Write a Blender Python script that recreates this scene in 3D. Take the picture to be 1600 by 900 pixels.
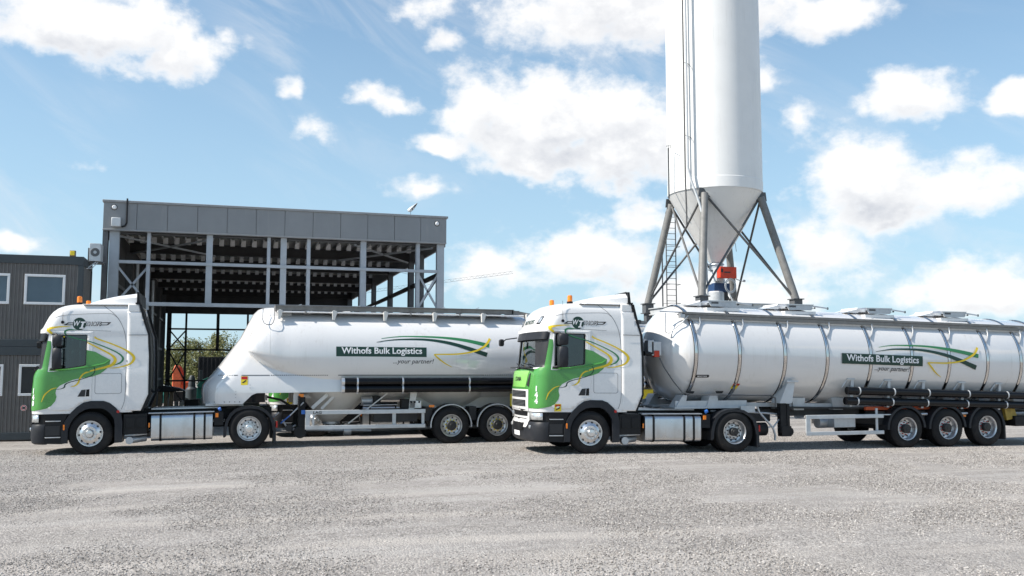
import bpy, bmesh, math, random
from mathutils import Vector, Matrix
from mathutils.bvhtree import BVHTree
R = math.radians
SC = bpy.context.scene
COL = SC.collection
for o in list(bpy.data.objects): bpy.data.objects.remove(o)

# ------------------------------------------------------------------ camera
YAW, PITCH = R(17.0), math.atan(130/1450)
cd = bpy.data.cameras.new('camera'); cam = bpy.data.objects.new('camera', cd); COL.objects.link(cam)
cam.location = (0, 0, 2.0); cam.rotation_euler = (R(90)+PITCH, 0, -YAW)
cd.sensor_width = 36; cd.lens = 36*1450/1600; cd.clip_start = .1; cd.clip_end = 9000
SC.camera = cam

# ------------------------------------------------------------------ node helpers
class NT:
    def __init__(s, nt): s.t = nt; s.n = nt.nodes; s.l = nt.links
    def new(s, typ, **kw):
        n = s.n.new(typ)
        for k, v in kw.items(): setattr(n, k, v)
        return n
    def inp(s, n, i, v):
        if isinstance(v, bpy.types.NodeSocket): s.l.new(v, n.inputs[i])
        else: n.inputs[i].default_value = v
    def math(s, op, a, b=0.0, c=None, clamp=False):
        n = s.new('ShaderNodeMath', operation=op); n.use_clamp = clamp
        s.inp(n, 0, a); s.inp(n, 1, b)
        if c is not None: s.inp(n, 2, c)
        return n.outputs[0]
    def mix(s, f, a, b, blend='MIX'):
        n = s.new('ShaderNodeMix', data_type='RGBA', blend_type=blend)
        s.inp(n, 0, f); s.inp(n, 6, a); s.inp(n, 7, b); return n.outputs[2]
    def noise(s, vec, scale, detail=4, rough=.55, dist=0):
        n = s.new('ShaderNodeTexNoise'); n.inputs['Scale'].default_value = scale
        n.inputs['Detail'].default_value = detail; n.inputs['Roughness'].default_value = rough
        n.inputs['Distortion'].default_value = dist
        if vec is not None: s.l.new(vec, n.inputs['Vector'])
        return n
    def ramp(s, f, stops):
        n = s.new('ShaderNodeValToRGB'); s.inp(n, 0, f); e = n.color_ramp.elements
        while len(e) < len(stops): e.new(.5)
        for k, (p, c) in enumerate(stops):
            e[k].position = p; e[k].color = (c, c, c, 1) if not isinstance(c, tuple) else (*c, 1)
        return n.outputs[0]
    def mapr(s, v, a, b, c, d, t='SMOOTHSTEP'):
        n = s.new('ShaderNodeMapRange', interpolation_type=t)
        for i, x in enumerate((v, a, b, c, d)): s.inp(n, i, x)
        return n.outputs[0]

# ------------------------------------------------------------------ sun and sky
SUN = Vector((-1.0, -0.035, math.tan(R(44)))).normalized()
ld = bpy.data.lights.new('sun', 'SUN'); ld.energy = 4.6; ld.angle = R(.53); ld.color = (1, .935, .85)
sun = bpy.data.objects.new('sun', ld); COL.objects.link(sun)
sun.rotation_euler = SUN.to_track_quat('Z', 'Y').to_euler()
sun.location = (-20, 0, 40)

CLOUDS = [(-.155,.335,.125,.050),(-.062,.318,.052,.040),(.200,.378,.075,.035,.75),(.235,.352,.045,.028,.8),(.45,.375,.22,.060,.1),(.632,.355,.070,.038,.2),
 (.050,.288,.030,.026,.75),(.15,.290,.055,.026,.75),(.088,.256,.050,.030,.8),(.262,.275,.055,.050),(.345,.262,.110,.064),(.41,.235,.105,.062),(.31,.222,.08,.03,.3),
 (.210,.243,.055,.018,.2),(.722,.264,.052,.030,.1),(.815,.251,.030,.024),(.655,.192,.070,.055),(.735,.172,.095,.045,.1),(.68,.155,.08,.03,.4),
 (.385,.125,.105,.055,.2),(.44,.165,.06,.035,.45),(.63,.115,.095,.055,.4),(.77,.076,.10,.040,.2),(.262,.100,.085,.050,.6),(.50,.080,.18,.055,.5),(-.14,.20,.10,.030,1.5),
 (-.192,.115,.040,.016,.3),(.566,.300,.045,.040,1.0),(.60,.255,.05,.03,.9),(.20,.19,.10,.03,1.1),(-.6,.3,.2,.08),(1.2,.25,.25,.08),(-1.5,.4,.25,.1),(2.3,.3,.3,.08),(-2.4,.25,.3,.1)]
def cloud_group():
    g = bpy.data.node_groups.new('cloud_density', 'ShaderNodeTree')
    g.interface.new_socket('AzEl', in_out='INPUT', socket_type='NodeSocketVector')
    g.interface.new_socket('Density', in_out='OUTPUT', socket_type='NodeSocketFloat')
    g.interface.new_socket('Body', in_out='OUTPUT', socket_type='NodeSocketFloat')
    t = NT(g); gi = t.new('NodeGroupInput').outputs[0]; go = t.new('NodeGroupOutput')
    # puffy edge: warp the coordinates a little, then add fractal noise
    w = t.noise(gi, 13, 3, .55)
    wv = t.new('ShaderNodeVectorMath', operation='MULTIPLY_ADD')
    t.l.new(w.outputs['Color'], wv.inputs[0]); wv.inputs[1].default_value = (.085,.055,0)
    sh = t.new('ShaderNodeVectorMath', operation='ADD'); t.l.new(gi, sh.inputs[0]); sh.inputs[1].default_value = (-.0425,-.0275,0)
    t.l.new(sh.outputs[0], wv.inputs[2])
    sp = t.new('ShaderNodeSeparateXYZ'); t.l.new(wv.outputs[0], sp.inputs[0])
    acc = None
    for c in CLOUDS:
        a, e, ra, re = c[:4]; thin = c[4] if len(c) > 4 else 0
        dx = t.math('MULTIPLY', t.math('SUBTRACT', sp.outputs[0], a), 1/ra)
        dy0 = t.math('SUBTRACT', sp.outputs[1], e)
        dy = t.math('MULTIPLY', t.math('MAXIMUM', t.math('MULTIPLY', dy0, 1/re), t.math('MULTIPLY', dy0, -1.45/re)), 1.0)   # flatter base
        d = t.math('SQRT', t.math('ADD', t.math('MULTIPLY', dx, dx), t.math('MULTIPLY', dy, dy)))
        v = t.math('SUBTRACT', 1-thin*.6, d)
        acc = v if acc is None else t.math('SMOOTH_MAX', acc, v, .25)
    st = t.new('ShaderNodeVectorMath', operation='MULTIPLY'); t.l.new(gi, st.inputs[0]); st.inputs[1].default_value = (1, 1.35, 1)
    n1 = t.noise(st.outputs[0], 17, 10, .60)
    n2 = t.noise(st.outputs[0], 45, 6, .6)
    body = t.math('ADD', t.math('MULTIPLY', acc, 1.35), t.math('MULTIPLY', t.math('SUBTRACT', n1.outputs[0], .51), 2.2))
    body = t.math('ADD', body, t.math('MULTIPLY', t.math('SUBTRACT', n2.outputs[0], .5), .85))
    t.l.new(t.mapr(body, -.26, .60, 0, 1), go.inputs[0])
    t.l.new(body, go.inputs[1])
    return g
W = bpy.data.worlds.new('World'); SC.world = W; W.use_nodes = True
t = NT(W.node_tree); t.n.clear()
out = t.new('ShaderNodeOutputWorld'); bg = t.new('ShaderNodeBackground'); t.l.new(bg.outputs[0], out.inputs[0])
sky = t.new('ShaderNodeTexSky', sky_type='NISHITA'); sky.sun_disc = False
sky.sun_elevation = math.asin(SUN.z); sky.sun_rotation = math.atan2(SUN.x, SUN.y)
sky.altitude = 50; sky.air_density = 1.0; sky.dust_density = .8; sky.ozone_density = 1.6
tc = t.new('ShaderNodeTexCoord'); sx = t.new('ShaderNodeSeparateXYZ'); t.l.new(tc.outputs['Generated'], sx.inputs[0])
az = t.math('ARCTAN2', sx.outputs[0], sx.outputs[1]); el = t.math('ARCSINE', sx.outputs[2])
cv = t.new('ShaderNodeCombineXYZ'); t.l.new(az, cv.inputs[0]); t.l.new(el, cv.inputs[1])
grp = cloud_group()
def cg(v):
    n = t.new('ShaderNodeGroup'); n.node_tree = grp; t.l.new(v, n.inputs[0]); return n
g0 = cg(cv.outputs[0])
off = t.new('ShaderNodeVectorMath', operation='ADD'); t.l.new(cv.outputs[0], off.inputs[0]); off.inputs[1].default_value = (-.012, .030, 0)
g1 = cg(off.outputs[0])
lit = t.math('SUBTRACT', g0.outputs[1], g1.outputs[1])
lit = t.mapr(lit, -.75, .55, 0, 1, 'LINEAR')
thick = t.mapr(g0.outputs[1], .1, .9, 0, 1)
shade = t.math('SUBTRACT', 1.0, t.math('MULTIPLY', thick, t.math('SUBTRACT', 1.0, lit)), clamp=True)
CB = 6.6
ccol = t.mix(shade, (CB*.66, CB*.68, CB*.74, 1), (CB*1.14, CB*1.13, CB*1.12, 1))
mask = t.math('MULTIPLY', g0.outputs[0], t.mapr(el, -.01, .03, 0, 1))
mask = t.math('MULTIPLY', mask, .93)
skyc = t.mix(1.0, sky.outputs[0], (.80, 1.04, 1.12, 1), 'MULTIPLY')
# thin veil of haze that whitens the sky towards the horizon
veil = t.mapr(el, .0, .50, .84, .06, 'LINEAR')
skyc = t.mix(veil, skyc, (3.9, 5.35, 6.4, 1))
cr = t.new('ShaderNodeVectorRotate', rotation_type='Z_AXIS'); t.l.new(cv.outputs[0], cr.inputs[0]); cr.inputs['Angle'].default_value = R(28)
cs = t.new('ShaderNodeVectorMath', operation='MULTIPLY'); t.l.new(cr.outputs[0], cs.inputs[0]); cs.inputs[1].default_value = (3.2, 13, 1)
cn = t.noise(cs.outputs[0], 1.3, 8, .62, .8); cn2 = t.noise(cv.outputs[0], 2.2, 3, .5)
cirrus = t.math('MULTIPLY', t.mapr(cn.outputs[0], .42, .78, 0, .60), t.mapr(cn2.outputs[0], .38, .62, 0, 1))
skyc = t.mix(cirrus, skyc, (6.3, 6.4, 6.6, 1))
t.l.new(t.mix(mask, skyc, ccol), bg.inputs[0]); bg.inputs[1].default_value = .10

SC.view_settings.view_transform = 'Standard'; SC.view_settings.look = 'None'
SC.view_settings.exposure = 0.55; SC.view_settings.gamma = 1
SC.view_settings.use_curve_mapping = False
SC.render.engine = 'CYCLES'
SC.cycles.max_bounces = 8; SC.cycles.transparent_max_bounces = 12; SC.cycles.diffuse_bounces = 4
SC.cycles.caustics_reflective = False; SC.cycles.caustics_refractive = False

# ------------------------------------------------------------------ materials
M = {}
def mat(name, col, rough=.5, metal=0, var=.0, vscale=3, bump=0, bscale=40, coat=0, spec=.5, rvar=.0, emis=None, dirt=0, dcol=(.32,.29,.25), streak=0, cior=1.5):
    m = bpy.data.materials.new(name); m.use_nodes = True; t = NT(m.node_tree); t.n.clear()
    o = t.new('ShaderNodeOutputMaterial'); p = t.new('ShaderNodeBsdfPrincipled'); t.l.new(p.outputs[0], o.inputs[0])
    tc = t.new('ShaderNodeTexCoord').outputs['Object']
    c = (*col, 1)
    if var:
        n = t.noise(tc, vscale, 6, .6)
        c = t.mix(t.mapr(n.outputs[0], .3, .7, 0, 1, 'LINEAR'), tuple(x*(1-var) for x in col)+(1,), tuple(min(1, x*(1+var)) for x in col)+(1,))
    if dirt:
        n = t.noise(tc, 1.7, 8, .7, .4); s = t.new('ShaderNodeSeparateXYZ'); t.l.new(tc, s.inputs[0])
        low = t.mapr(s.outputs[2], .3, 1.3, 1, .15, 'LINEAR')
        f = t.math('MULTIPLY', t.mapr(n.outputs[0], .42, .75, 0, 1), t.math('MULTIPLY', low, dirt), clamp=True)
        c = t.mix(f, c, (*dcol, 1))
    if streak:      # faint vertical run-off streaks
        sv = t.new('ShaderNodeVectorMath', operation='MULTIPLY'); t.l.new(tc, sv.inputs[0]); sv.inputs[1].default_value = (9, 9, .35)
        n = t.noise(sv.outputs[0], 1.0, 7, .7); n3 = t.noise(tc, .8, 3, .5)
        c = t.mix(t.math('MULTIPLY', t.mapr(n.outputs[0], .5, .72, 0, streak*2), t.mapr(n3.outputs[0], .4, .65, 0, 1), clamp=True), c, (.48,.45,.40,1))
    t.inp(p, 'Base Color', c)
    p.inputs['Coat IOR'].default_value = cior
    if rvar:
        n = t.noise(tc, 5, 7, .65); t.inp(p, 'Roughness', t.mapr(n.outputs[0], .3, .7, max(0.02, rough-rvar), rough+rvar, 'LINEAR'))
    else: p.inputs['Roughness'].default_value = rough
    p.inputs['Metallic'].default_value = metal; p.inputs['Specular IOR Level'].default_value = spec
    if coat: p.inputs['Coat Weight'].default_value = coat; p.inputs['Coat Roughness'].default_value = .04
    if emis: p.inputs['Emission Color'].default_value = (*emis[0], 1); p.inputs['Emission Strength'].default_value = emis[1]
    if bump:
        n = t.noise(tc, bscale, 5, .6); b = t.new('ShaderNodeBump'); b.inputs['Strength'].default_value = bump; b.inputs['Distance'].default_value = .01
        t.l.new(n.outputs[0], b.inputs['Height']); t.l.new(b.outputs[0], p.inputs['Normal'])
    M[name] = m; return m
mat('white_paint', (.80,.79,.775), .28, coat=.6, rvar=.03, var=.01, dirt=.18, dcol=(.5,.48,.45))
mat('tank_white', (.75,.74,.725), .22, coat=1, rvar=.04, var=.02, vscale=1.3, dirt=.22, dcol=(.5,.47,.43), streak=.22, cior=1.85)
mat('tank_beige', (.66,.65,.62), .45, rvar=.1, var=.05, dirt=.5)
mat('silo_white', (.80,.795,.775), .42, rvar=.1, var=.03, vscale=1, bump=.04, bscale=8, streak=.16)
mat('green_paint', (.072,.29,.055), .3, coat=.6, rvar=.05)
mat('light_green', (.25,.60,.13), .3, coat=.5)
mat('dark_green', (.005,.040,.026), .45)
mat('mid_green', (.03,.20,.075), .4)
mat('yellow', (.78,.56,.02), .4)
mat('sign_yellow', (.80,.62,.03), .4)
mat('dirty_yellow', (.38,.27,.05), .6, var=.3, vscale=6)
mat('white_decal', (.82,.82,.82), .4)
mat('black_decal', (.02,.02,.022), .45)
mat('black_plastic', (.010,.0105,.012), .5, var=.2, rvar=.1, dirt=.25, dcol=(.06,.055,.05), spec=.28)
mat('grey_plastic', (.020,.022,.027), .46, var=.15, rvar=.1, dirt=.3, dcol=(.08,.075,.07), spec=.28)
mat('black_gloss', (.006,.0065,.008), .16, spec=.28)
mat('rubber', (.010,.010,.011), .72, var=.25, vscale=8, dirt=.55, dcol=(.06,.055,.05), bump=.2, bscale=60, spec=.28)
mat('tread', (.035,.034,.033), .85, var=.3, vscale=12, dirt=.9, dcol=(.11,.10,.09), bump=.8, bscale=50)
mat('chrome', (.74,.74,.74), .28, metal=.95, rvar=.05)
mat('ring_steel', (.64,.62,.60), .04, metal=1)
mat('alu', (.66,.67,.68), .36, metal=.85, rvar=.06, var=.10, vscale=6, dirt=.45, dcol=(.22,.20,.18))
mat('alu_brushed', (.62,.64,.66), .33, metal=1, rvar=.08, var=.06, dirt=.4, dcol=(.30,.28,.25), streak=.25)
mat('galv', (.50,.52,.54), .45, metal=.65, var=.12, vscale=6, rvar=.1)
mat('galv_light', (.56,.58,.59), .5, metal=.2, var=.1, vscale=5, dirt=.4)
mat('walkway', (.235,.225,.21), .55, metal=.4, var=.15, vscale=6, dirt=.2)
mat('hub_dark', (.02,.02,.02), .5)
mat('orange_lens', (.95,.23,.01), .18, coat=.5, var=.2, vscale=30)
mat('red_lens', (.5,.02,.015), .2)
mat('clear_lens', (.75,.78,.80), .1, metal=.6, var=.3, vscale=25)
mat('blue', (.03,.13,.45), .4)
mat('dull_blue', (.02,.055,.14), .5)
mat('seat_dark', (.03,.03,.035), .8)
mat('dash', (.07,.07,.075), .7)
mat('interior', (.20,.20,.20), .8)
mat('steel_blue', (.38,.41,.44), .55, var=.12, vscale=2, rvar=.1, dirt=.3)
mat('steel_dark', (.035,.035,.036), .6, var=.2)
mat('steel_mid', (.10,.105,.11), .6, var=.2)
mat('fascia', (.24,.245,.25), .42, var=.07, vscale=1.2, rvar=.05, streak=.10)
mat('fascia_trim', (.27,.275,.28), .45, var=.1)
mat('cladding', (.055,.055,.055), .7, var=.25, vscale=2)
mat('deck', (.42,.40,.37), .6, var=.15, vscale=1.5)
mat('container_clad', (.135,.128,.122), .55, var=.12, vscale=2, dirt=.3, dcol=(.12,.11,.10))
mat('container_frame', (.040,.050,.056), .5, var=.12, rvar=.1)
mat('window_frame', (.72,.73,.74), .4, var=.03)
mat('silo_leg', (.10,.10,.10), .55, var=.2, vscale=4, rvar=.1)
mat('silo_leg_light', (.20,.197,.188), .55, var=.18, vscale=3, rvar=.1)
mat('red_orange', (.62,.045,.012), .45, var=.15)
mat('machine_orange', (.75,.14,.05), .5, var=.2, vscale=4)
mat('teal', (.02,.20,.16), .6, var=.2)
mat('concrete', (.36,.35,.33), .85, var=.2, vscale=4, bump=.3)
mat('wood', (.25,.19,.13), .8, var=.3, vscale=8)
mat('box_black', (.012,.013,.016), .5, var=.3)
mat('bark', (.10,.075,.05), .9, var=.3, bump=.6)
def glass(name, tint, gl=.08, rough=.02):
    m = bpy.data.materials.new(name); m.use_nodes = True; t = NT(m.node_tree); t.n.clear()
    o = t.new('ShaderNodeOutputMaterial'); tr = t.new('ShaderNodeBsdfTransparent'); tr.inputs[0].default_value = (*tint, 1)
    gs = t.new('ShaderNodeBsdfGlossy'); gs.inputs['Roughness'].default_value = rough; gs.inputs[0].default_value = (.95, 1, 1, 1)
    fr = t.new('ShaderNodeFresnel'); fr.inputs[0].default_value = 1.5
    n = t.noise(t.new('ShaderNodeTexCoord').outputs['Object'], 1.2, 2); b = t.new('ShaderNodeBump'); b.inputs['Strength'].default_value = .12; b.inputs['Distance'].default_value = .05
    t.l.new(n.outputs[0], b.inputs['Height']); t.l.new(b.outputs[0], gs.inputs['Normal'])
    mx = t.new('ShaderNodeMixShader'); t.l.new(t.math('ADD', fr.outputs[0], gl), mx.inputs[0])
    t.l.new(tr.outputs[0], mx.inputs[1]); t.l.new(gs.outputs[0], mx.inputs[2]); t.l.new(mx.outputs[0], o.inputs[0]); M[name] = m
glass('screen_glass', (.50,.66,.62), .10)
glass('side_glass', (.16,.24,.24), .05)
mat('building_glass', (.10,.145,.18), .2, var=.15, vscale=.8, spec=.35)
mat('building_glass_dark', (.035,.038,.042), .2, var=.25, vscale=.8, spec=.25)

# ------------------------------------------------------------------ mesh builder
def tagp(o, label=None, cat=None, group=None, kind=None):
    if label: o['label'] = label
    if cat: o['category'] = cat
    if group: o['group'] = group
    if kind: o['kind'] = kind
    return o
def empty(name, loc, label=None, cat=None, group=None):
    o = bpy.data.objects.new(name, None); COL.objects.link(o); o.location = loc; o.empty_display_size = .3
    return tagp(o, label, cat, group)
ORG = [Vector((0, 0, 0))]
class MB:
    def __init__(s): s.v = []; s.f = []; s.m = []; s.mats = []
    def mi(s, m):
        if m is None: return 0
        if m not in s.mats: s.mats.append(m)
        return s.mats.index(m)
    def add(s, vs, fs, m=None):
        b = len(s.v); s.v += [tuple(v) for v in vs]; i = s.mi(m)
        for f in fs: s.f.append(tuple(b+k for k in f)); s.m.append(i)
        return s
    def box(s, x0, x1, y0, y1, z0, z1, m=None):
        vs = [(x, y, z) for x in (x0, x1) for y in (y0, y1) for z in (z0, z1)]
        return s.add(vs, [(0,1,3,2),(4,6,7,5),(0,4,5,1),(2,3,7,6),(0,2,6,4),(1,5,7,3)], m)
    def beam(s, p0, p1, w, h, m=None, up=(0,0,1)):
        p0, p1 = Vector(p0), Vector(p1); d = (p1-p0).normalized(); u = Vector(up)
        if abs(d.dot(u)) > .98: u = Vector((0,1,0)) if abs(d.y) < .9 else Vector((1,0,0))
        a = d.cross(u).normalized(); b = a.cross(d).normalized()
        vs = [p+a*sa*w/2+b*sb*h/2 for p in (p0, p1) for sa in (-1, 1) for sb in (-1, 1)]
        return s.add(vs, [(0,1,3,2),(4,6,7,5),(0,4,5,1),(2,3,7,6),(0,2,6,4),(1,5,7,3)], m)
    def tube(s, pts, r, n=10, m=None, cap=True):
        pts = [Vector(p) for p in pts]; rs = r if isinstance(r, (list, tuple)) else [r]*len(pts)
        d = (pts[1]-pts[0]).normalized(); a = d.orthogonal().normalized(); vs = []
        for i, p in enumerate(pts):
            nd = ((pts[min(i+1, len(pts)-1)]-pts[max(i-1, 0)])).normalized()
            a = (a-nd*a.dot(nd)).normalized(); b = nd.cross(a)
            for k in range(n):
                th = 2*math.pi*k/n; vs.append(p+(a*math.cos(th)+b*math.sin(th))*rs[i])
        fs = [(i*n+k, i*n+(k+1) % n, (i+1)*n+(k+1) % n, (i+1)*n+k) for i in range(len(pts)-1) for k in range(n)]
        if cap: fs += [tuple(range(n))[::-1], tuple((len(pts)-1)*n+k for k in range(n))]
        return s.add(vs, fs, m)
    def lathe(s, prof, c=(0,0,0), ax='x', n=24, m=None, cap=False):
        # prof: list of (axial, radius)
        vs = []; c = Vector(c)
        for a, r in prof:
            for k in range(n):
                th = 2*math.pi*k/n; u, w = r*math.cos(th), r*math.sin(th)
                vs.append(c+Vector({'x': (a, u, w), 'y': (w, a, u), 'z': (u, w, a)}[ax]))
        fs = [(i*n+k, i*n+(k+1) % n, (i+1)*n+(k+1) % n, (i+1)*n+k) for i in range(len(prof)-1) for k in range(n)]
        if cap: fs += [tuple(range(n))[::-1], tuple((len(prof)-1)*n+k for k in range(n))]
        return s.add(vs, fs, m)
    def prism(s, poly, y0, y1, m=None, ax='y'):
        n = len(poly)
        if ax == 'y': vs = [(x, y0, z) for x, z in poly]+[(x, y1, z) for x, z in poly]
        elif ax == 'x': vs = [(y0, a, b) for a, b in poly]+[(y1, a, b) for a, b in poly]
        else: vs = [(a, b, y0) for a, b in poly]+[(a, b, y1) for a, b in poly]
        fs = [tuple(range(n))[::-1], tuple(range(n, 2*n))]+[(i, (i+1) % n, n+(i+1) % n, n+i) for i in range(n)]
        return s.add(vs, fs, m)
    def strip(s, a, b, y0, y1, m=None):   # band between two open curves a (outer) and b (inner) in xz, extruded in y
        n = len(a)
        for i in range(n-1):
            q = [a[i], a[i+1], b[i+1], b[i]]; s.prism(q, y0, y1, m)
        return s
    def loft(s, rings, m=None, cap=True):
        n = len(rings[0]); vs = [p for r in rings for p in r]
        fs = [(i*n+k, i*n+(k+1) % n, (i+1)*n+(k+1) % n, (i+1)*n+k) for i in range(len(rings)-1) for k in range(n)]
        if cap: fs += [tuple(range(n))[::-1], tuple((len(rings)-1)*n+k for k in range(n))]
        return s.add(vs, fs, m)
    def build(s, name, m='white_paint', parent=None, smooth=35, bevel=0, label=None, seg=2):
        me = bpy.data.meshes.new(name); og = ORG[0] if parent is not None else Vector((0,0,0))
        me.from_pydata([(x-og.x, y-og.y, z-og.z) for x, y, z in s.v], [], s.f)
        ml = [m]+[k for k in s.mats if k is not None] if (not s.mats) else s.mats
        if not s.mats: ml = [m]
        for k in ml: me.materials.append(M[k or m])
        if s.mats: me.polygons.foreach_set('material_index', s.m)
        bm = bmesh.new(); bm.from_mesh(me); bmesh.ops.recalc_face_normals(bm, faces=bm.faces); bm.to_mesh(me); bm.free()
        return finish(name, me, parent, smooth, bevel, label, seg)
def finish(name, me, parent=None, smooth=35, bevel=0, label=None, seg=2):
    if smooth:
        me.polygons.foreach_set('use_smooth', [True]*len(me.polygons)); me.set_sharp_from_angle(angle=R(smooth))
    me.update()
    o = bpy.data.objects.new(name, me); COL.objects.link(o)
    if parent is not None: o.parent = parent
    if bevel:
        b = o.modifiers.new('b', 'BEVEL'); b.width = bevel; b.segments = seg; b.limit_method = 'ANGLE'; b.angle_limit = R(40)
        b.use_clamp_overlap = True
    if label: o['label'] = label
    return o
def copy_tree(o, parent=None):
    c = o.copy(); COL.objects.link(c); c.parent = parent
    for ch in [k for k in bpy.data.objects if k.parent == o and k != c]: copy_tree(ch, c)
    return c
def catmull(p, n=8):
    p = [Vector((*q, 0)) if len(q) == 2 else Vector(q) for q in p]; out = []
    for i in range(len(p)-1):
        a, b, c, d = p[max(i-1, 0)], p[i], p[i+1], p[min(i+2, len(p)-1)]
        for k in range(n):
            t = k/n; out.append(.5*((2*b)+(-a+c)*t+(2*a-5*b+4*c-d)*t*t+(-a+3*b-3*c+d)*t**3))
    out.append(p[-1]); return out
def stroke(pts, w, n=8):       # closed outline of a brush stroke with width list w
    c = catmull(pts, n); m = len(c); L, Rr = [], []
    for i, q in enumerate(c):
        d = (c[min(i+1, m-1)]-c[max(i-1, 0)]); d.normalize(); nn = Vector((-d.y, d.x, 0))
        f = i/(m-1)*(len(w)-1); k = min(int(f), len(w)-2); ww = (w[k]*(1-(f-k))+w[k+1]*(f-k))/2
        L.append((q.x+nn.x*ww, q.y+nn.y*ww)); Rr.append((q.x-nn.x*ww, q.y-nn.y*ww))
    return L+Rr[::-1]
def round_rect(x0, x1, z0, z1, r, n=5):
    out = []
    for cx, cz, a0 in ((x1-r, z1-r, 0), (x0+r, z1-r, 90), (x0+r, z0+r, 180), (x1-r, z0+r, 270)):
        for k in range(n+1):
            a = R(a0+90*k/n); out.append((cx+r*math.cos(a), cz+r*math.sin(a)))
    return out
def flat_bm(loops):            # filled planar bmesh from outline + holes (2D)
    bm = bmesh.new()
    for lp in loops:
        vs = [bm.verts.new((x, z, 0)) for x, z in lp]
        for i in range(len(vs)): bm.edges.new((vs[i], vs[(i+1) % len(vs)]))
    bmesh.ops.triangle_fill(bm, use_beauty=True, use_dissolve=False, edges=bm.edges[:], normal=(0,0,1))
    return bm
def text_bm(txt, size, bold=.0, shear=0, spacing=1.0, width=None):
    cu = bpy.data.curves.new('t', 'FONT'); cu.body = txt; cu.size = size; cu.offset = bold*size; cu.shear = shear; cu.space_character = spacing
    cu.resolution_u = 3; cu.fill_mode = 'FRONT'
    ob = bpy.data.objects.new('t', cu); me = ob.to_mesh(); bm = bmesh.new(); bm.from_mesh(me); ob.to_mesh_clear()
    bpy.data.objects.remove(ob); bpy.data.curves.remove(cu)
    xs = [v.co.x for v in bm.verts]; x0 = min(xs); w = max(xs)-x0; k = (width/w) if width else 1
    for v in bm.verts: v.co.x = (v.co.x-x0)*k; v.co.z = 0
    bmesh.ops.triangulate(bm, faces=bm.faces[:])
    return bm
def wrap(bm, bvh, name, m, parent, mode='side', off=.003, step=.05, label=None, thick=0, start=None, smooth=40):
    """drape a flat mesh (u,v) on the body: side -> (x,z) cast +y ; front -> (y,z) cast +x"""
    xs = [v.co.x for v in bm.verts]; ys = [v.co.y for v in bm.verts]
    for ax, lo, hi in ((0, min(xs), max(xs)), (1, min(ys), max(ys))):
        k = math.floor(lo/step)+1
        while k*step < hi:
            co = [0, 0, 0]; no = [0, 0, 0]; co[ax] = k*step; no[ax] = 1
            bmesh.ops.bisect_plane(bm, geom=bm.verts[:]+bm.edges[:]+bm.faces[:], plane_co=co, plane_no=no); k += 1
    for v in bm.verts:
        u, w = v.co.x, v.co.y
        if mode == 'side': o, d = Vector((u, -4, w)), Vector((0, 1, 0))
        elif mode == 'far': o, d = Vector((u, 4, w)), Vector((0, -1, 0))
        else: o, d = Vector((-5, u, w)), Vector((1, 0, 0))
        loc, nor, i, ds = bvh.ray_cast(o, d)
        if loc is None: loc, nor, i, ds = bvh.find_nearest(o+d*2.9); nor = -d
        if nor.dot(d) > 0: nor = -nor
        v.co = loc+nor*off-d*.0005
    og = ORG[0]
    bmesh.ops.translate(bm, verts=bm.verts, vec=-og)
    want = Vector((0,-1,0)) if mode == 'side' else Vector((0,1,0)) if mode == 'far' else Vector((-1,0,0))
    bmesh.ops.recalc_face_normals(bm, faces=bm.faces)
    if bm.faces:
        tot = Vector((0,0,0))
        for f in bm.faces: tot += f.normal*f.calc_area()
        if tot.dot(want) < 0: bmesh.ops.reverse_faces(bm, faces=bm.faces)
    me = bpy.data.meshes.new(name); bm.to_mesh(me); bm.free(); me.materials.append(M[m])
    o = finish(name, me, parent, smooth, 0, label)
    if thick:
        s = o.modifiers.new('s', 'SOLIDIFY'); s.thickness = thick; s.offset = -1
    return o
def bvh_of(mb):
    return BVHTree.FromPolygons([Vector(v) for v in mb.v], mb.f)

def gz(x):                    # the yard is not quite level
    P = [(-60,0),(-12,-.04),(-3.17,-.04),(.6,.015),(6,.03),(8.3,.05),(12,.01),(17,-.005),(20,-.035),(30,-.05),(90,0)]
    if x <= P[0][0] or x >= P[-1][0]: return 0
    for (a, za), (b, zb) in zip(P, P[1:]):
        if a <= x <= b:
            t = (x-a)/(b-a); t = t*t*(3-2*t) if b-a > 5 else t; return za+(zb-za)*t

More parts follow.
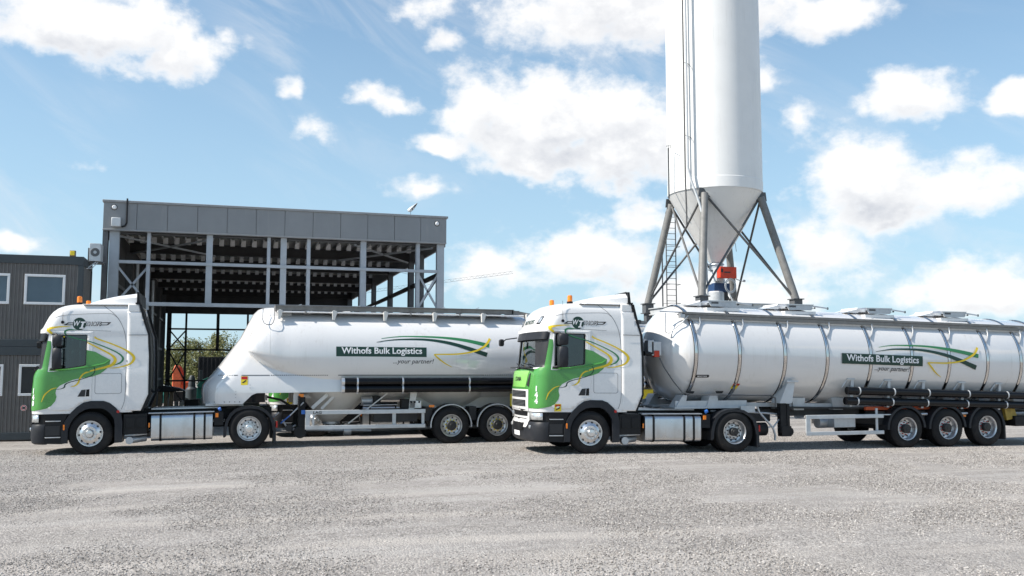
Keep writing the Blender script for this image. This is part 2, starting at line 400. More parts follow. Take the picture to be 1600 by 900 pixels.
# ------------------------------------------------------------------ ground
def ground():
    def axis(fine0, fine1, st, far):
        a = [fine0]; 
        while a[-1] < fine1: a.append(a[-1]+st)
        lo, s = [fine0], st
        while lo[-1] > -far: s *= 1.35; lo.append(lo[-1]-s)
        hi, s = [a[-1]], st
        while hi[-1] < far: s *= 1.35; hi.append(hi[-1]+s)
        return lo[1:][::-1]+a+hi[1:]
    X = axis(-24, 34, .6, 4000); Y = axis(2, 45, .6, 4000); rnd = random.Random(3)
    vs = []
    for y in Y:
        for x in X:
            z = gz(x) if -60 < y < 90 else 0
            if 4 < y < 19 and -25 < x < 35: z += .012*math.sin(x*.9+y*.5)*math.sin(y*.8-x*.3)+.008*rnd.uniform(-1, 1)
            vs.append((x, y, z))
    n = len(X); fs = [(j*n+i, j*n+i+1, (j+1)*n+i+1, (j+1)*n+i) for j in range(len(Y)-1) for i in range(n-1)]
    m = bpy.data.materials.new('gravel'); m.use_nodes = True; t = NT(m.node_tree); t.n.clear(); M['gravel'] = m
    o = t.new('ShaderNodeOutputMaterial'); p = t.new('ShaderNodeBsdfPrincipled'); t.l.new(p.outputs[0], o.inputs[0])
    tc = t.new('ShaderNodeTexCoord').outputs['Object']
    v1 = t.new('ShaderNodeTexVoronoi'); v1.inputs['Scale'].default_value = 38; t.l.new(tc, v1.inputs['Vector'])
    v2 = t.new('ShaderNodeTexVoronoi'); v2.inputs['Scale'].default_value = 85; t.l.new(tc, v2.inputs['Vector'])
    s1 = t.new('ShaderNodeSeparateColor'); t.l.new(v1.outputs['Color'], s1.inputs[0])
    s2 = t.new('ShaderNodeSeparateColor'); t.l.new(v2.outputs['Color'], s2.inputs[0])
    c1 = t.ramp(s1.outputs[0], [(0, (.10,.093,.086)), (.25, (.31,.286,.262)), (.7, (.415,.385,.355)), (1, (.60,.56,.52))])
    c2 = t.ramp(s2.outputs[1], [(0, (.15,.14,.13)), (.5, (.355,.329,.302)), (1, (.55,.513,.475))])
    patch = t.noise(tc, .35, 5, .65, .6)
    pf = t.mapr(patch.outputs[0], .38, .66, 0, 1)
    c = t.mix(t.math('MULTIPLY_ADD', pf, .5, .25), c1, c2)
    gr = t.noise(tc, 4.5, 9, .9); c = t.mix(t.mapr(gr.outputs[0], .44, .58, .0, .38), c, (.16,.145,.132,1))
    sp = t.noise(tc, 14, 5, .75); c = t.mix(t.mapr(sp.outputs[0], .54, .68, 0, .55), c, (.20,.185,.175,1))
    fine = t.mapr(patch.outputs[0], .52, .76, 0, .45)
    c = t.mix(fine, c, (.50,.455,.40,1))                       # sandy fines worn through the stones
    st = t.noise(tc, 2.1, 6, .7); c = t.mix(t.mapr(st.outputs[0], .35, .7, 0, .28), c, (.30,.28,.27,1))
    sc = t.new('ShaderNodeVectorMath', operation='MULTIPLY'); t.l.new(tc, sc.inputs[0]); sc.inputs[1].default_value = (.12,.9,1)
    tr = t.noise(sc.outputs[0], 1.0, 4, .5); c = t.mix(t.mapr(tr.outputs[0], .48, .68, 0, .42), c, (.52,.49,.46,1))   # wheel-worn streaks
    # wheel tracks: pairs of paler, compacted bands that wander across the yard
    so = t.new('ShaderNodeSeparateXYZ'); t.l.new(tc, so.inputs[0]); wn = t.noise(sc.outputs[0], .8, 3, .6)
    for y0, k, gauge in ((11.2,.06,2.0),(15.0,-.05,2.0),(18.2,.02,2.1),(8.4,.16,1.9)):
        for g_ in (0, gauge):
            yy = t.math('ADD', t.math('SUBTRACT', so.outputs[1], y0+g_), t.math('MULTIPLY', so.outputs[0], k)); yy = t.math('ADD', yy, t.math('MULTIPLY', t.math('SINE', t.math('MULTIPLY', so.outputs[0], .13)), .6))
            bnd = t.mapr(t.math('ABSOLUTE', yy), .12, .34, 1, 0); c = t.mix(t.math('MULTIPLY', t.math('MULTIPLY', bnd, .42), t.mapr(wn.outputs[0], .40, .62, 0, 1)), c, (.52,.475,.43,1))
    t.l.new(c, p.inputs['Base Color']); p.inputs['Roughness'].default_value = .9; p.inputs['Specular IOR Level'].default_value = .25
    hgt = t.math('ADD', t.math('MULTIPLY', v1.outputs['Distance'], -1.0), t.math('MULTIPLY', v2.outputs['Distance'], -.5))
    b = t.new('ShaderNodeBump'); b.inputs['Strength'].default_value = .75; b.inputs['Distance'].default_value = .022
    t.l.new(hgt, b.inputs['Height']); t.l.new(b.outputs[0], p.inputs['Normal'])
    mb = MB(); mb.v = vs; mb.f = fs; mb.m = [0]*len(fs)
    g = mb.build('ground', 'gravel', None, smooth=60); tagp(g, kind='structure'); return g
ground()
def pebbles():
    rnd = random.Random(11); kinds = []
    hid = bpy.data.collections.new('pebble_shapes')
    cols = [(.15,.14,.13), (.355,.328,.30), (.43,.40,.37), (.30,.272,.248), (.53,.495,.46), (.25,.235,.222)]
    for i, c in enumerate(cols):
        bm = bmesh.new(); bmesh.ops.create_icosphere(bm, subdivisions=1, radius=1)
        for v in bm.verts: v.co *= rnd.uniform(.65, 1.15); v.co.z *= .62; v.co.x *= rnd.choice((1, 1.2))
        me = bpy.data.meshes.new('pebble'); bm.to_mesh(me); bm.free()
        m = mat('stone_tint_%d' % i, c, .85, var=.15, vscale=2); me.materials.append(m)
        o = bpy.data.objects.new('pebble', me); hid.objects.link(o); kinds.append(o)
    # base patch follows the yard, stones scattered on it with geometry nodes
    mb = MB(); xs = [-9+.5*i for i in range(60)]; ys = [5.5+.5*i for i in range(44)]
    mb.add([(x, y, gz(x)-.012) for y in ys for x in xs], [(j*60+i, j*60+i+1, (j+1)*60+i+1, (j+1)*60+i) for j in range(43) for i in range(59)])
    o = mb.build('gravel_stones', 'gravel', None, smooth=0); tagp(o, kind='stuff')
    g = bpy.data.node_groups.new('scatter_stones', 'GeometryNodeTree')
    g.interface.new_socket('Geometry', in_out='INPUT', socket_type='NodeSocketGeometry'); g.interface.new_socket('Geometry', in_out='OUTPUT', socket_type='NodeSocketGeometry')
    N = g.nodes.new; L = g.links.new; gi = N('NodeGroupInput'); go = N('NodeGroupOutput')
    d = N('GeometryNodeDistributePointsOnFaces'); L(gi.outputs[0], d.inputs['Mesh']); d.inputs['Density'].default_value = 520
    nz = N('ShaderNodeTexNoise'); nz.inputs['Scale'].default_value = .5; nz.inputs['Detail'].default_value = 4
    mr = N('ShaderNodeMapRange'); L(nz.outputs[0], mr.inputs[0]); mr.inputs[1].default_value = .35; mr.inputs[2].default_value = .65; mr.inputs[3].default_value = 420; mr.inputs[4].default_value = 950
    L(mr.outputs[0], d.inputs['Density'])
    ci = N('GeometryNodeCollectionInfo'); ci.inputs[0].default_value = hid; ci.inputs['Separate Children'].default_value = True; ci.inputs['Reset Children'].default_value = True
    ip = N('GeometryNodeInstanceOnPoints'); L(d.outputs['Points'], ip.inputs['Points']); L(ci.outputs[0], ip.inputs['Instance']); ip.inputs['Pick Instance'].default_value = True
    rr = N('FunctionNodeRandomValue'); rr.data_type = 'FLOAT_VECTOR'; rr.inputs[0].default_value = (-.5,-.5,0); rr.inputs[1].default_value = (.5,.5,6.28); L(rr.outputs[0], ip.inputs['Rotation'])
    rs = N('FunctionNodeRandomValue'); rs.data_type = 'FLOAT'; rs.inputs[2].default_value = .0045; rs.inputs[3].default_value = .0135; L(rs.outputs[1], ip.inputs['Scale'])
    tp = N('GeometryNodeSetPosition'); tp.inputs['Offset'].default_value = (0, 0, .014); L(ip.outputs[0], tp.inputs[0]); L(tp.outputs[0], go.inputs[0])
    md = o.modifiers.new('scatter', 'NODES'); md.node_group = g
pebbles()

# ------------------------------------------------------------------ wheels
def wheel_tyre(mb, x, y, z, r, w, out=-1):
    """y: outer face plane of the tyre; the tyre runs inwards"""
    s = -out; ri = .285
    prof = [(.03, ri), (.006, ri+.02), (.0, ri+.06), (.0, r-.10), (.008, r-.05), (.03, r-.018), (.05, r-.004), (w/2, r), (w-.05, r-.004), (w-.02, r-.03), (w, r-.1), (w, ri+.05), (w-.03, ri)]
    b = len(mb.f)
    mb.lathe([(a*s, q) for a, q in prof], (x, y, z), 'y', 56)
def tyre_obj(x, y, z, r, w, parent, out=-1, dual=False):
    mb = MB(); wheel_tyre(mb, x, y, z, r, w, out)
    if dual: wheel_tyre(mb, x, y-out*(w+.04), z, r, w, out)
    # tread blocks: four circumferential ribs of lugs
    n = 64
    for d in ([0, w+.04] if dual else [0]):
        for row in range(4):
            y0 = y-out*(d+.045+row*(w-.09)/4); y1 = y-out*(d+.045+(row+.82)*(w-.09)/4)
            for k in range(n):
                if k*360/n % 360 > 359: continue
                a0 = 2*math.pi*(k+(row % 2)*.4)/n; a1 = a0+2*math.pi*.78/n
                vs = []
                for a in (a0, a1):
                    for yy in (y0, y1):
                        for rr in (r-.006, r+.006): vs.append((x+rr*math.sin(a), yy, z+rr*math.cos(a)))
                mb.add(vs, [(0,1,3,2),(4,6,7,5),(0,4,5,1),(2,3,7,6),(0,2,6,4),(1,5,7,3)])
    return mb.build('wheel', 'rubber', parent, smooth=30)
def rim_front(x, y, z, par, s=1):
    mb = MB()
    mb.lathe([(.02*s, .305), (-.008*s, .300), (-.006*s, .285), (.03*s, .272), (.02*s, .255), (-.015*s, .215), (-.035*s, .175), (-.045*s, .165), (-.045*s, .110), (-.10*s, .100), (-.125*s, .08), (-.13*s, .0)], (x, y, z), 'y', 48, 'chrome')
    for k in range(10):
        a = 2*math.pi*(k+.3)/10; cx, cz = x+.235*math.sin(a), z+.235*math.cos(a)
        mb.lathe([(-.008*s, 0), (-.008*s, .027), (.012*s, .027)], (cx, y, cz), 'y', 12, 'hub_dark')
        a = 2*math.pi*(k+.8)/10; cx, cz = x+.145*math.sin(a), z+.145*math.cos(a)
        mb.lathe([(-.045*s, .017), (-.085*s, .017), (-.088*s, .010), (-.088*s, 0)], (cx, y, cz), 'y', 8, 'alu')
    mb.build('rim', 'chrome', par, smooth=30)
def rim_deep(x, y, z, par, s=1, hub='alu', depth=.13, hubr=.105, hubout=.11, accent=None):
    mb = MB()
    mb.lathe([(.02*s, .305), (-.008*s, .300), (-.004*s, .288), (.02*s, .272), (.05*s, .262), (depth*s, .250), ((depth+.01)*s, .21), ((depth-.015)*s, .18), ((depth-.02)*s, .10)], (x, y, z), 'y', 48, 'alu')
    for k in range(10):
        a = 2*math.pi*(k+.3)/10; cx, cz = x+.215*math.sin(a), z+.215*math.cos(a)
        mb.lathe([((depth-.004)*s, 0), ((depth-.004)*s, .022), ((depth+.012)*s, .022)], (cx, y, cz), 'y', 12, 'hub_dark')
        a = 2*math.pi*(k+.8)/10; cx, cz = x+.155*math.sin(a), z+.155*math.cos(a)
        mb.lathe([((depth-.015)*s, .015), ((depth-.055)*s, .015), ((depth-.055)*s, 0)], (cx, y, cz), 'y', 8, accent or 'hub_dark')
        if accent == 'sign_yellow': mb.lathe([((depth-.02)*s, .034), ((depth-.024)*s, .034), ((depth-.024)*s, .0)], (cx, y, cz), 'y', 3, accent)
    mb.build('rim', 'alu', par, smooth=30)
    hb = MB(); hb.lathe([((depth-.02)*s, hubr), ((depth-.02-hubout)*s, hubr), ((depth-.035-hubout)*s, hubr*.9), ((depth-.04-hubout)*s, hubr*.45), ((depth-.05-hubout)*s, hubr*.4), ((depth-.05-hubout)*s, 0)], (x, y, z), 'y', 24)
    hb.build('hub', hub, par, smooth=30)

# ------------------------------------------------------------------ tractor unit
def interp(tab, z):
    if z <= tab[0][0]: return tab[0][1:]
    for a, b in zip(tab, tab[1:]):
        if z <= b[0]:
            t = (z-a[0])/(b[0]-a[0]); return tuple(p+(q-p)*t for p, q in zip(a[1:], b[1:]))
    return tab[-1][1:]
#        z    xfront halfw  bow  rad
CAB = [(.98,-1.445,1.235,.16,.32),(1.12,-1.46,1.245,.165,.32),(1.5,-1.455,1.245,.17,.32),(1.86,-1.425,1.243,.17,.32),(1.96,-1.395,1.24,.17,.31),
       (2.02,-1.34,1.232,.14,.26),(2.06,-1.30,1.228,.15,.24),(2.4,-1.275,1.222,.155,.24),(2.84,-1.235,1.21,.16,.24),(2.885,-1.29,1.215,.12,.28),
       (2.96,-1.285,1.215,.12,.28),(3.01,-1.235,1.212,.12,.30),(3.15,-1.175,1.206,.13,.32),(3.29,-1.11,1.20,.14,.34),(3.40,-1.03,1.185,.15,.36),
       (3.48,-.94,1.155,.16,.38),(3.54,-.83,1.10,.17,.38),(3.58,-.68,1.0,.17,.4),(3.60,-.5,.84,.17,.4),(3.61,-.2,.5,.1,.3)]
def cab_ring(z, xb=.95, ins=0):
    xf, w, bow, rad = interp(CAB, z); xf += ins; w -= ins; xb -= ins; half = []
    nf = 8
    for k in range(nf+1):                   # centre front to the corner
        y = (w-rad)*k/nf; half.append((xf+bow*(y/w)**2, y))
    x0 = half[-1][0]; sl = 2*bow*(w-rad)/w**2
    for k in range(1, 8):
        a = R(90*k/7); half.append((x0+rad*(1-math.cos(a))+sl*rad*.5*math.sin(a)*math.cos(a), (w-rad)+rad*math.sin(a)))
    x1 = half[-1][0]
    for k in range(1, 15): half.append((x1+(xb-.04-x1)*k/14, w))
    half.append((xb, w-.04))
    for k in range(1, 5): half.append((xb, (w-.04)*(1-k/5)))
    ring = [(x, -y, z) for x, y in half]+[(xb, 0, z)]+[(x, y, z) for x, y in half[::-1][:-1]]
    return ring
def boolean(o, cut):
    md = o.modifiers.new('c', 'BOOLEAN'); md.operation = 'DIFFERENCE'; md.solver = 'EXACT'; md.object = cut
def make_tractor(loc, label, fleet, rotz=0):
    ORG[0] = Vector((0,0,0))
    T = empty('tractor_unit', loc, label, 'truck', 'green and white tractor units')
    zs = sorted(set([c[0] for c in CAB]+[1.2,1.3,1.4,1.6,1.7,1.78,2.15,2.27,2.5,2.6,2.72,3.08]))
    body = MB().loft([cab_ring(z) for z in zs]); bv = bvh_of(MB().loft([cab_ring(z, 1.6) for z in zs+[.85]]) if 0 else MB().loft([cab_ring(z, 1.6) for z in sorted(zs)]))
    # cut out: cavity, wheel arch, windows
    cav = MB().loft([cab_ring(z, .95, .06) for z in (1.3,1.5,1.9,2.0,2.06,2.4,2.86,2.97,3.2,3.42)])
    arch = MB().prism([(-.50,.5),(-.50,.83),(-.33,1.07),(-.18,1.19),(.31,1.21),(.5,1.10),(.66,.97),(.70,.5)], -1.5, 1.5)
    SW = [(-.84,2.835),(-.135,2.845),(-.110,2.82),(-.125,2.13),(-.15,2.10),(-.845,1.985),(-.885,2.01),(-.865,2.815)]
    sidew = MB().prism([(x+(.01 if x > -.4 else -.01), z) for x, z in SW], -1.6, 1.6)
    WS = [(-1.07,2.055),(0,2.045),(1.07,2.055),(1.04,2.82),(0,2.84),(-1.04,2.82)]
    PILLAR = [(-1.24,2.03),(-1.118,2.03),(-1.05,2.40),(-.985,2.86),(-1.19,2.87)]
    screen = MB().prism([(y, z) for y, z in WS], -2.0, -.97, ax='x')
    cutters = [c.build('cut', 'interior', T) for c in (cav, arch, sidew, screen)]
    o = body.build('body', 'white_paint', T, smooth=30)
    for c in cutters: boolean(o, c)
    dg = bpy.context.evaluated_depsgraph_get(); ev = o.evaluated_get(dg)
    me = bpy.data.meshes.new_from_object(ev); o.modifiers.clear(); o.data = me
    me.materials.clear(); me.materials.append(M['white_paint'])
    me.polygons.foreach_set('material_index', [0]*len(me.polygons))
    me.polygons.foreach_set('use_smooth', [True]*len(me.polygons)); me.set_sharp_from_angle(angle=R(30))
    for c in cutters: bpy.data.objects.remove(c)
    D = lambda loops, n, m, **k: wrap(flat_bm(loops if isinstance(loops[0][0], (tuple, list)) else [loops]), bv, n, m, T, **k)
    # doors (both sides), with window hole
    door = [(-1.0,1.27),(-1.0,2.0),(-.955,2.45),(-.90,2.915),(.022,2.915),(.022,1.93),(.018,1.30),(-.20,1.24),(-.45,1.06),(-.7,1.05),(-.93,1.08)]
    for md in ('side', 'far'):
        D([door, SW], 'door', 'white_paint', mode=md, off=.010, step=.06, thick=.009)
        D([SW], 'side_window', 'side_glass', mode=md, off=-.022, step=.2)
        fr = [(x*1.0, z) for x, z in SW]
        cx = sum(p[0] for p in fr)/8; cz = sum(p[1] for p in fr)/8
        inn = [(x+(.022 if x < cx else -.022), z+(.022 if z < cz else -.022)) for x, z in fr]
        D([fr, inn], 'window_seal', 'black_decal', mode=md, off=.014, step=.2)
    D([WS], 'windscreen', 'screen_glass', mode='front', off=-.015, step=.12)
    D([[(-1.13,2.03),(0,2.01),(1.13,2.03),(1.13,2.85),(0,2.87),(-1.13,2.85)], WS], 'screen_seal', 'black_decal', mode='front', off=.006, step=.1)
    D(PILLAR, 'pillar_trim', 'black_decal', off=.008, step=.05); D(PILLAR, 'pillar_trim', 'black_decal', mode='far', off=.008, step=.05)
    # raised upper side panel and seams, as thin dark joints
    for ln, w in (([(.238,3.54),(.50,3.33),(.66,3.10),(.76,2.80),(.80,2.35),(.79,1.9),(.775,1.3),(.70,1.05)], .010),
                  ([(-.86,3.25),(-.6,3.31),(.30,3.355),(.52,3.29),(.64,3.14)], .008), ([(-.62,2.945),(-.2,2.95),(.42,2.925)], .007), ([(-1.30,1.70),(-1.18,1.715),(-1.0,1.74),(-.9,1.78)], .007)):
        D(stroke(ln, [w, w]), 'panel_seam', 'steel_mid', off=.003, step=.08)
    D([round_rect(.085,.70,1.43,1.915,.05), round_rect(.093,.692,1.438,1.907,.045)], 'locker_door', 'steel_mid', off=.003, step=.1)
    # bright bevelled panel edge behind the window
    fair = MB(); 
    edge_f = [(.24,3.55),(.52,3.33),(.70,3.05),(.80,2.7),(.83,2.3),(.82,1.8),(.80,1.2),(.72,1.02)]
    for s in (-1, 1):
        poly = [(.80,3.40),(1.11,3.40),(1.17,3.2),(1.29,2.83),(1.315,2.3),(1.315,1.40),(1.15,1.01),(.80,1.01)]
        D([poly], 'side_fairing', 'white_paint', mode='side' if s < 0 else 'far', off=.0035, step=.08, thick=.03)
        f = MB(); f.prism([(.80,3.39),(1.105,3.39),(1.07,3.585),(.80,3.59)], s*1.195, s*1.10); f.build('side_fairing', 'white_paint', T, bevel=.03)
        e = MB(); pts = [(1.07,3.585),(1.17,3.2),(1.29,2.83),(1.315,2.3),(1.315,1.40),(1.15,1.01)]
        e.strip([(x+.055, z-.01) for x, z in pts], [(x-.002, z) for x, z in pts], s*1.225, s*1.10)
        e.build('edge_trim', 'black_plastic', T)
    for ln in ([(.84,2.835),(1.285,2.83)],): 
        mb = MB(); mb.box(.83,1.285,-1.2405,-1.236,2.826,2.836); mb.build('panel_seam', 'grey_plastic', T)
    MB().prism([(.96,1.02),(1.10,1.02),(1.27,1.42),(1.27,2.3),(1.24,2.83),(1.12,3.2),(1.02,3.56),(.96,3.56)], -1.12, 1.12).build('dark_gap_panel', 'black_plastic', T)  # black panel added so the gap between the fairings stays dark
    # roof fairing (air deflector)
    rings = []
    for x, zt, w, zb in ((-.30,3.59,.35,3.56),(-.1,3.655,.72,3.56),(.2,3.735,.98,3.56),(.55,3.81,1.10,3.56),(1.0,3.88,1.13,3.56)):
        h = zt-zb; rings.append([(x, -w, zb), (x, -w+.02, zb+h*.6), (x, -w*.86, zb+h*.92), (x, -w*.6, zt), (x, 0, zt+.02), (x, w*.6, zt), (x, w*.86, zb+h*.92), (x, w-.02, zb+h*.6), (x, w, zb)])
    MB().loft(rings).build('roof_fairing', 'white_paint', T, smooth=40)
    e = MB(); e.prism([(1.002,3.60),(1.05,3.60),(1.045,3.89),(1.002,3.90)], -1.0, 1.0); e.box(.98,1.10,-1.22,-1.0,3.585,3.62); e.prism([(1.002,3.60),(1.08,3.58),(1.045,3.88),(1.002,3.885)], -1.14, -1.05); e.build('edge_trim', 'black_plastic', T)
    MB().box(-.25, 1.06, -1.165, 1.165, 3.562, 3.582).build('roof_panel', 'white_paint', T, bevel=.005)
    # ---- livery, near side
    G = [(-1.0,2.70),(-.925,2.69),(-.915,2.55),(-.98,1.97),(-.85,1.965),(-.485,2.045),(-.146,2.10),(-.128,2.478),(.075,2.432),(.25,2.33),(.431,2.234),(.40,2.10),(.327,2.006),(.19,1.90),(.019,1.841),(-.235,1.809),(-.42,1.77),(-.56,1.71),(-.70,1.64),(-.775,1.56),(-.79,1.47),(-.765,1.38),(-.79,1.28),(-.878,1.17),(-.98,1.115),(-1.135,1.081),(-1.30,1.06),(-1.34,1.06),(-1.34,1.95),(-1.21,2.02),(-1.115,2.03),(-1.05,2.4)]
    body2 = MB(); body2.v = list(body.v); body2.f = list(body.f)
    D(G, 'livery', 'green_paint', off=.0115, step=.045)
    yw = dict(off=.0135, step=.07)
    D(stroke([(-.50,3.045),(-.75,3.03),(-.93,3.0),(-1.0,2.965),(-.93,2.89),(-.80,2.83),(-.62,2.79)], [.006,.03,.05,.075,.05,.03,.03]), 'yellow_stripe', 'yellow', **yw)
    D(stroke([(-.108,2.655),(.178,2.505),(.433,2.363),(.535,2.25),(.50,2.15),(.378,2.078),(.071,2.00),(-.16,1.92),(-.255,1.80),(-.29,1.70),(-.36,1.635),(-.46,1.61)], [.03,.035,.04,.07,.075,.06,.04,.03,.035,.045,.03,.005]), 'yellow_stripe', 'yellow', off=.015, step=.07)
    D(stroke([(.052,2.787),(.12,2.74),(.435,2.624),(.744,2.484),(.93,2.35),(.965,2.245),(.87,2.13),(.636,2.06),(.42,2.035)], [.045,.03,.03,.035,.06,.07,.04,.025,.01]), 'yellow_stripe', 'yellow', off=.0120, step=.07)
    D(stroke([(-.36,2.955),(-.52,2.962),(-.615,2.925),(-.60,2.85),(-.48,2.79),(-.30,2.735),(-.025,2.668),(.332,2.528),(.60,2.395),(.715,2.275),(.66,2.17),(.50,2.10)], [.006,.03,.045,.03,.025,.022,.022,.025,.03,.045,.04,.01]), 'green_stripe', 'mid_green', off=.0128, step=.07)
    D(stroke([(.036,2.11),(.080,1.98),(.0,1.865),(-.235,1.781),(-.49,1.715),(-.58,1.66),(-.60,1.60),(-.68,1.563),(-.80,1.554)], [.014,.02,.02,.016,.018,.03,.03,.012,.006]), 'black_stripe', 'dark_green', off=.0165, step=.07)
    D(stroke([(-.765,1.596),(-.87,1.565),(-.95,1.51),(-1.035,1.42),(-1.095,1.265)], [.008,.02,.025,.03,.008]), 'yellow_stripe', 'yellow', off=.0155, step=.07)
    # emblem on the high roof side
    ci = [(-.301+.152*math.cos(R(10*k)), 3.10+.150*math.sin(R(10*k))) for k in range(36)]
    D(ci, 'emblem', 'dark_green', off=.004, step=.1)
    for wing in ([(-.66,3.07),(-.56,3.135),(-.44,3.135),(-.44,3.115),(-.54,3.115),(-.585,3.088),(-.44,3.088),(-.44,3.07)], [(.20,3.137),(.425,3.142),(.37,3.085),(.33,3.066),(.20,3.066),(.20,3.085),(.32,3.085),(.36,3.118),(.20,3.118)]):
        D(wing, 'emblem_wing', 'black_decal', off=.004, step=.15)
    def txt(s, x, z, size, m, off=.006, bold=.0, shear=0, width=None, name='lettering', slope=0, sp=1.0, bvh=bv, step=.08, par=T, mode='side'):
        b = text_bm(s, size, bold, shear, sp, width)
        for v in b.verts: v.co.y = z+v.co.y+slope*v.co.x; v.co.x += x
        return wrap(b, bvh, name, m, par, mode=mode, off=off, step=step)
    txt('W', -.432, 3.055, .17, 'white_decal', bold=.02, shear=.25, width=.15)
    D([(-.275,3.155),(-.155,3.155),(-.165,3.125),(-.198,3.125),(-.228,3.015),(-.20,3.012),(-.205,2.985),(-.30,2.985),(-.293,3.012),(-.268,3.015),(-.238,3.125),(-.27,3.125)], 'lettering', 'white_decal', off=.008, step=.2)
    txt('THOFS', -.160, 3.058, .125, 'black_decal', bold=.07, shear=.2, width=.37, off=.005)
    txt('THOFS', -.148, 3.064, .112, 'white_decal', bold=.0, shear=.2, width=.335, off=.0085)
    # blind-spot sticker
    if fleet != '140':
        D(round_rect(-.885,-.72,.955,1.175,.015,2), 'warning_sticker', 'sign_yellow', off=.013, step=.1)
        D([(-.87,1.10),(-.80,1.13),(-.735,1.115),(-.735,1.16),(-.87,1.16)], 'warning_sticker', 'red_lens', off=.015, step=.2)
        D([(-.86,1.04),(-.76,1.10),(-.74,1.08),(-.85,1.02)], 'warning_sticker', 'black_decal', off=.0155, step=.2)
        D([(-.85,1.09),(-.81,1.12),(-.76,1.115),(-.80,1.075)], 'warning_sticker', 'white_decal', off=.016, step=.2)
    D([(-.30,1.375),(-.212,1.53),(-.115,1.54),(-.13,1.375)], 'air_vent', 'black_decal', off=.016, step=.2); D([(-.115,1.375),(-.10,1.54),(-.032,1.545),(-.034,1.375)], 'air_vent', 'black_gloss', off=.018, step=.2)
    MB().tube([(-.68,-1.19,3.14),(-.68,-1.235,3.14)], .036, 14).tube([(-.68,-1.222,3.14),(-.68,-1.19,3.62)], .004, 5).build('aerial', 'black_plastic', T)
    # lit hollow of the panel behind the window
    # door handle bar
    hb = MB(); hb.box(-.16,-.03,-1.258,-1.246,1.96,1.985); hb.build('handle', 'green_paint', T, bevel=.004)
    # belt rail under the window
    MB().tube([(-.95,-1.245,2.0),(-.5,-1.252,2.02),(.02,-1.252,2.085),(.3,-1.249,2.15),(.42,-1.242,2.24)], [.012,.02,.024,.022,.008], 8).build('belt_moulding', 'green_paint', T)
    # ---- front face
    F = lambda p, n, m, off=.006, step=.08: wrap(flat_bm([p]), bv, n, m, T, mode='front', off=off, step=step)
    F([(-1.16,1.06),(1.16,1.06),(1.16,1.96),(.9,1.985),(-.9,1.985),(-1.16,1.96)], 'front_panel', 'green_paint', .009)
    F([(-.80,.995),(.80,.995),(.78,1.50),(-.78,1.50)], 'grille_surround', 'white_paint', .016)
    F([(-.60,1.55),(.60,1.55),(.72,1.94),(-.72,1.94)], 'bonnet', 'light_green', .018)
    for s in (-1, 1): F([(s*.66,1.60),(s*.80,1.56),(s*.84,1.90),(s*.78,1.86)][::s], 'bonnet_slot', 'black_decal', .020)
    def quads(qs):
        bm = bmesh.new()
        for y0, y1, za, zb in qs: bm.faces.new([bm.verts.new((u, v, 0)) for u, v in ((y0,za),(y1,za),(y1,zb),(y0,zb))])
        return bm
    for z0, z1, w in ((1.31,1.465,.66),(1.095,1.25,.65)):
        F([(-w,z0),(w,z0),(w-.015,z1),(-w+.015,z1)], 'grille', 'black_plastic', .022)
        wrap(quads([(-w+.03, w-.03, z0+.018+k*(z1-z0-.02)/4, z0+.030+k*(z1-z0-.02)/4) for k in range(4)]), bv, 'grille_slats', 'steel_mid', T, mode='front', off=.030, step=.1)
    bmg = MB()
    # bumper and lower front, one curved shell
    rr = [cab_ring(z, -.9) for z in (.98,)]
    def fr_ring(z, xo, wo, back): 
        r = cab_ring(1.0, back); return [((x+1.45)*1.0-1.45+xo if x < back-.001 else x, y*wo, z) for x, y, _ in r]
    bp = MB().loft([fr_ring(z, xo, wo, -.98) for z, xo, wo in ((.27,.06,.955),(.31,.01,.985),(.42,-.01,1.0),(.60,-.012,1.002),(.70,-.005,1.0),(.74,.02,.99))]); bp.build('bumper', 'grey_plastic', T, smooth=35)
    hh = MB().loft([fr_ring(z, xo, wo, -.98) for z, xo, wo in ((.742,.05,.975),(.975,.045,.975))]); hh.build('headlight_housing', 'black_plastic', T, smooth=35)
    un = MB(); un.add(bp.v, bp.f); un.add(hh.v, hh.f); un.add(body.v, body.f); bu = bvh_of(un)
    U = lambda p, n, m, off: wrap(flat_bm([p]), bu, n, m, T, mode='front', off=off, step=.08)
    U([(-.66,.60),(.66,.60),(.74,.66),(.78,.99),(-.78,.99),(-.74,.66)], 'grille_surround', 'white_paint', .012)
    U([(-.62,.865),(.62,.865),(.64,1.03),(-.64,1.03)], 'grille', 'black_plastic', .022)
    U([(-.56,.775),(.56,.775),(.57,.81),(-.57,.81)], 'grille', 'black_plastic', .018)
    U([(-.46,.52),(.46,.52),(.52,.70),(-.52,.70)], 'grille', 'black_plastic', .020)
    U([(-.26,.385),(.26,.385),(.26,.495),(-.26,.495)], 'number_plate', 'white_decal', .02)
    for s in (-1, 1):
        # headlamp: lens wraps round the corner
        rg = cab_ring(1.0, .95)
        pts = [(x, y) for x, y, _ in rg if (y*s > .80) and x < -1.02]
        pts.sort(key=lambda q: (abs(q[1]), q[0]))
        def band(pp, z0, z1, o): return [[(x-o*(.75), y+s*o*.75, z) for x, y in pp] for z in (z0, z1)]
        def sheet(pp, z0, z1, o, nm, mm):
            a, b = band(pp, z0, z1, o); n = len(pp); q = MB(); q.add(a+b, [(i, i+1, n+i+1, n+i) for i in range(n-1)]); ob = q.build(nm, mm, T, smooth=50)
            sd = ob.modifiers.new('s', 'SOLIDIFY'); sd.thickness = .01; sd.offset = 0; return ob
        lp = [p for p in pts if abs(p[1]) < 1.205]; op = [p for p in pts if abs(p[1]) >= 1.19 and p[0] < -1.12]
        if len(lp) > 1: sheet(lp, .79, .96, -.012, 'headlight', 'clear_lens')
        if len(op) > 1: sheet(op, .79, .955, -.010, 'indicator', 'orange_lens')
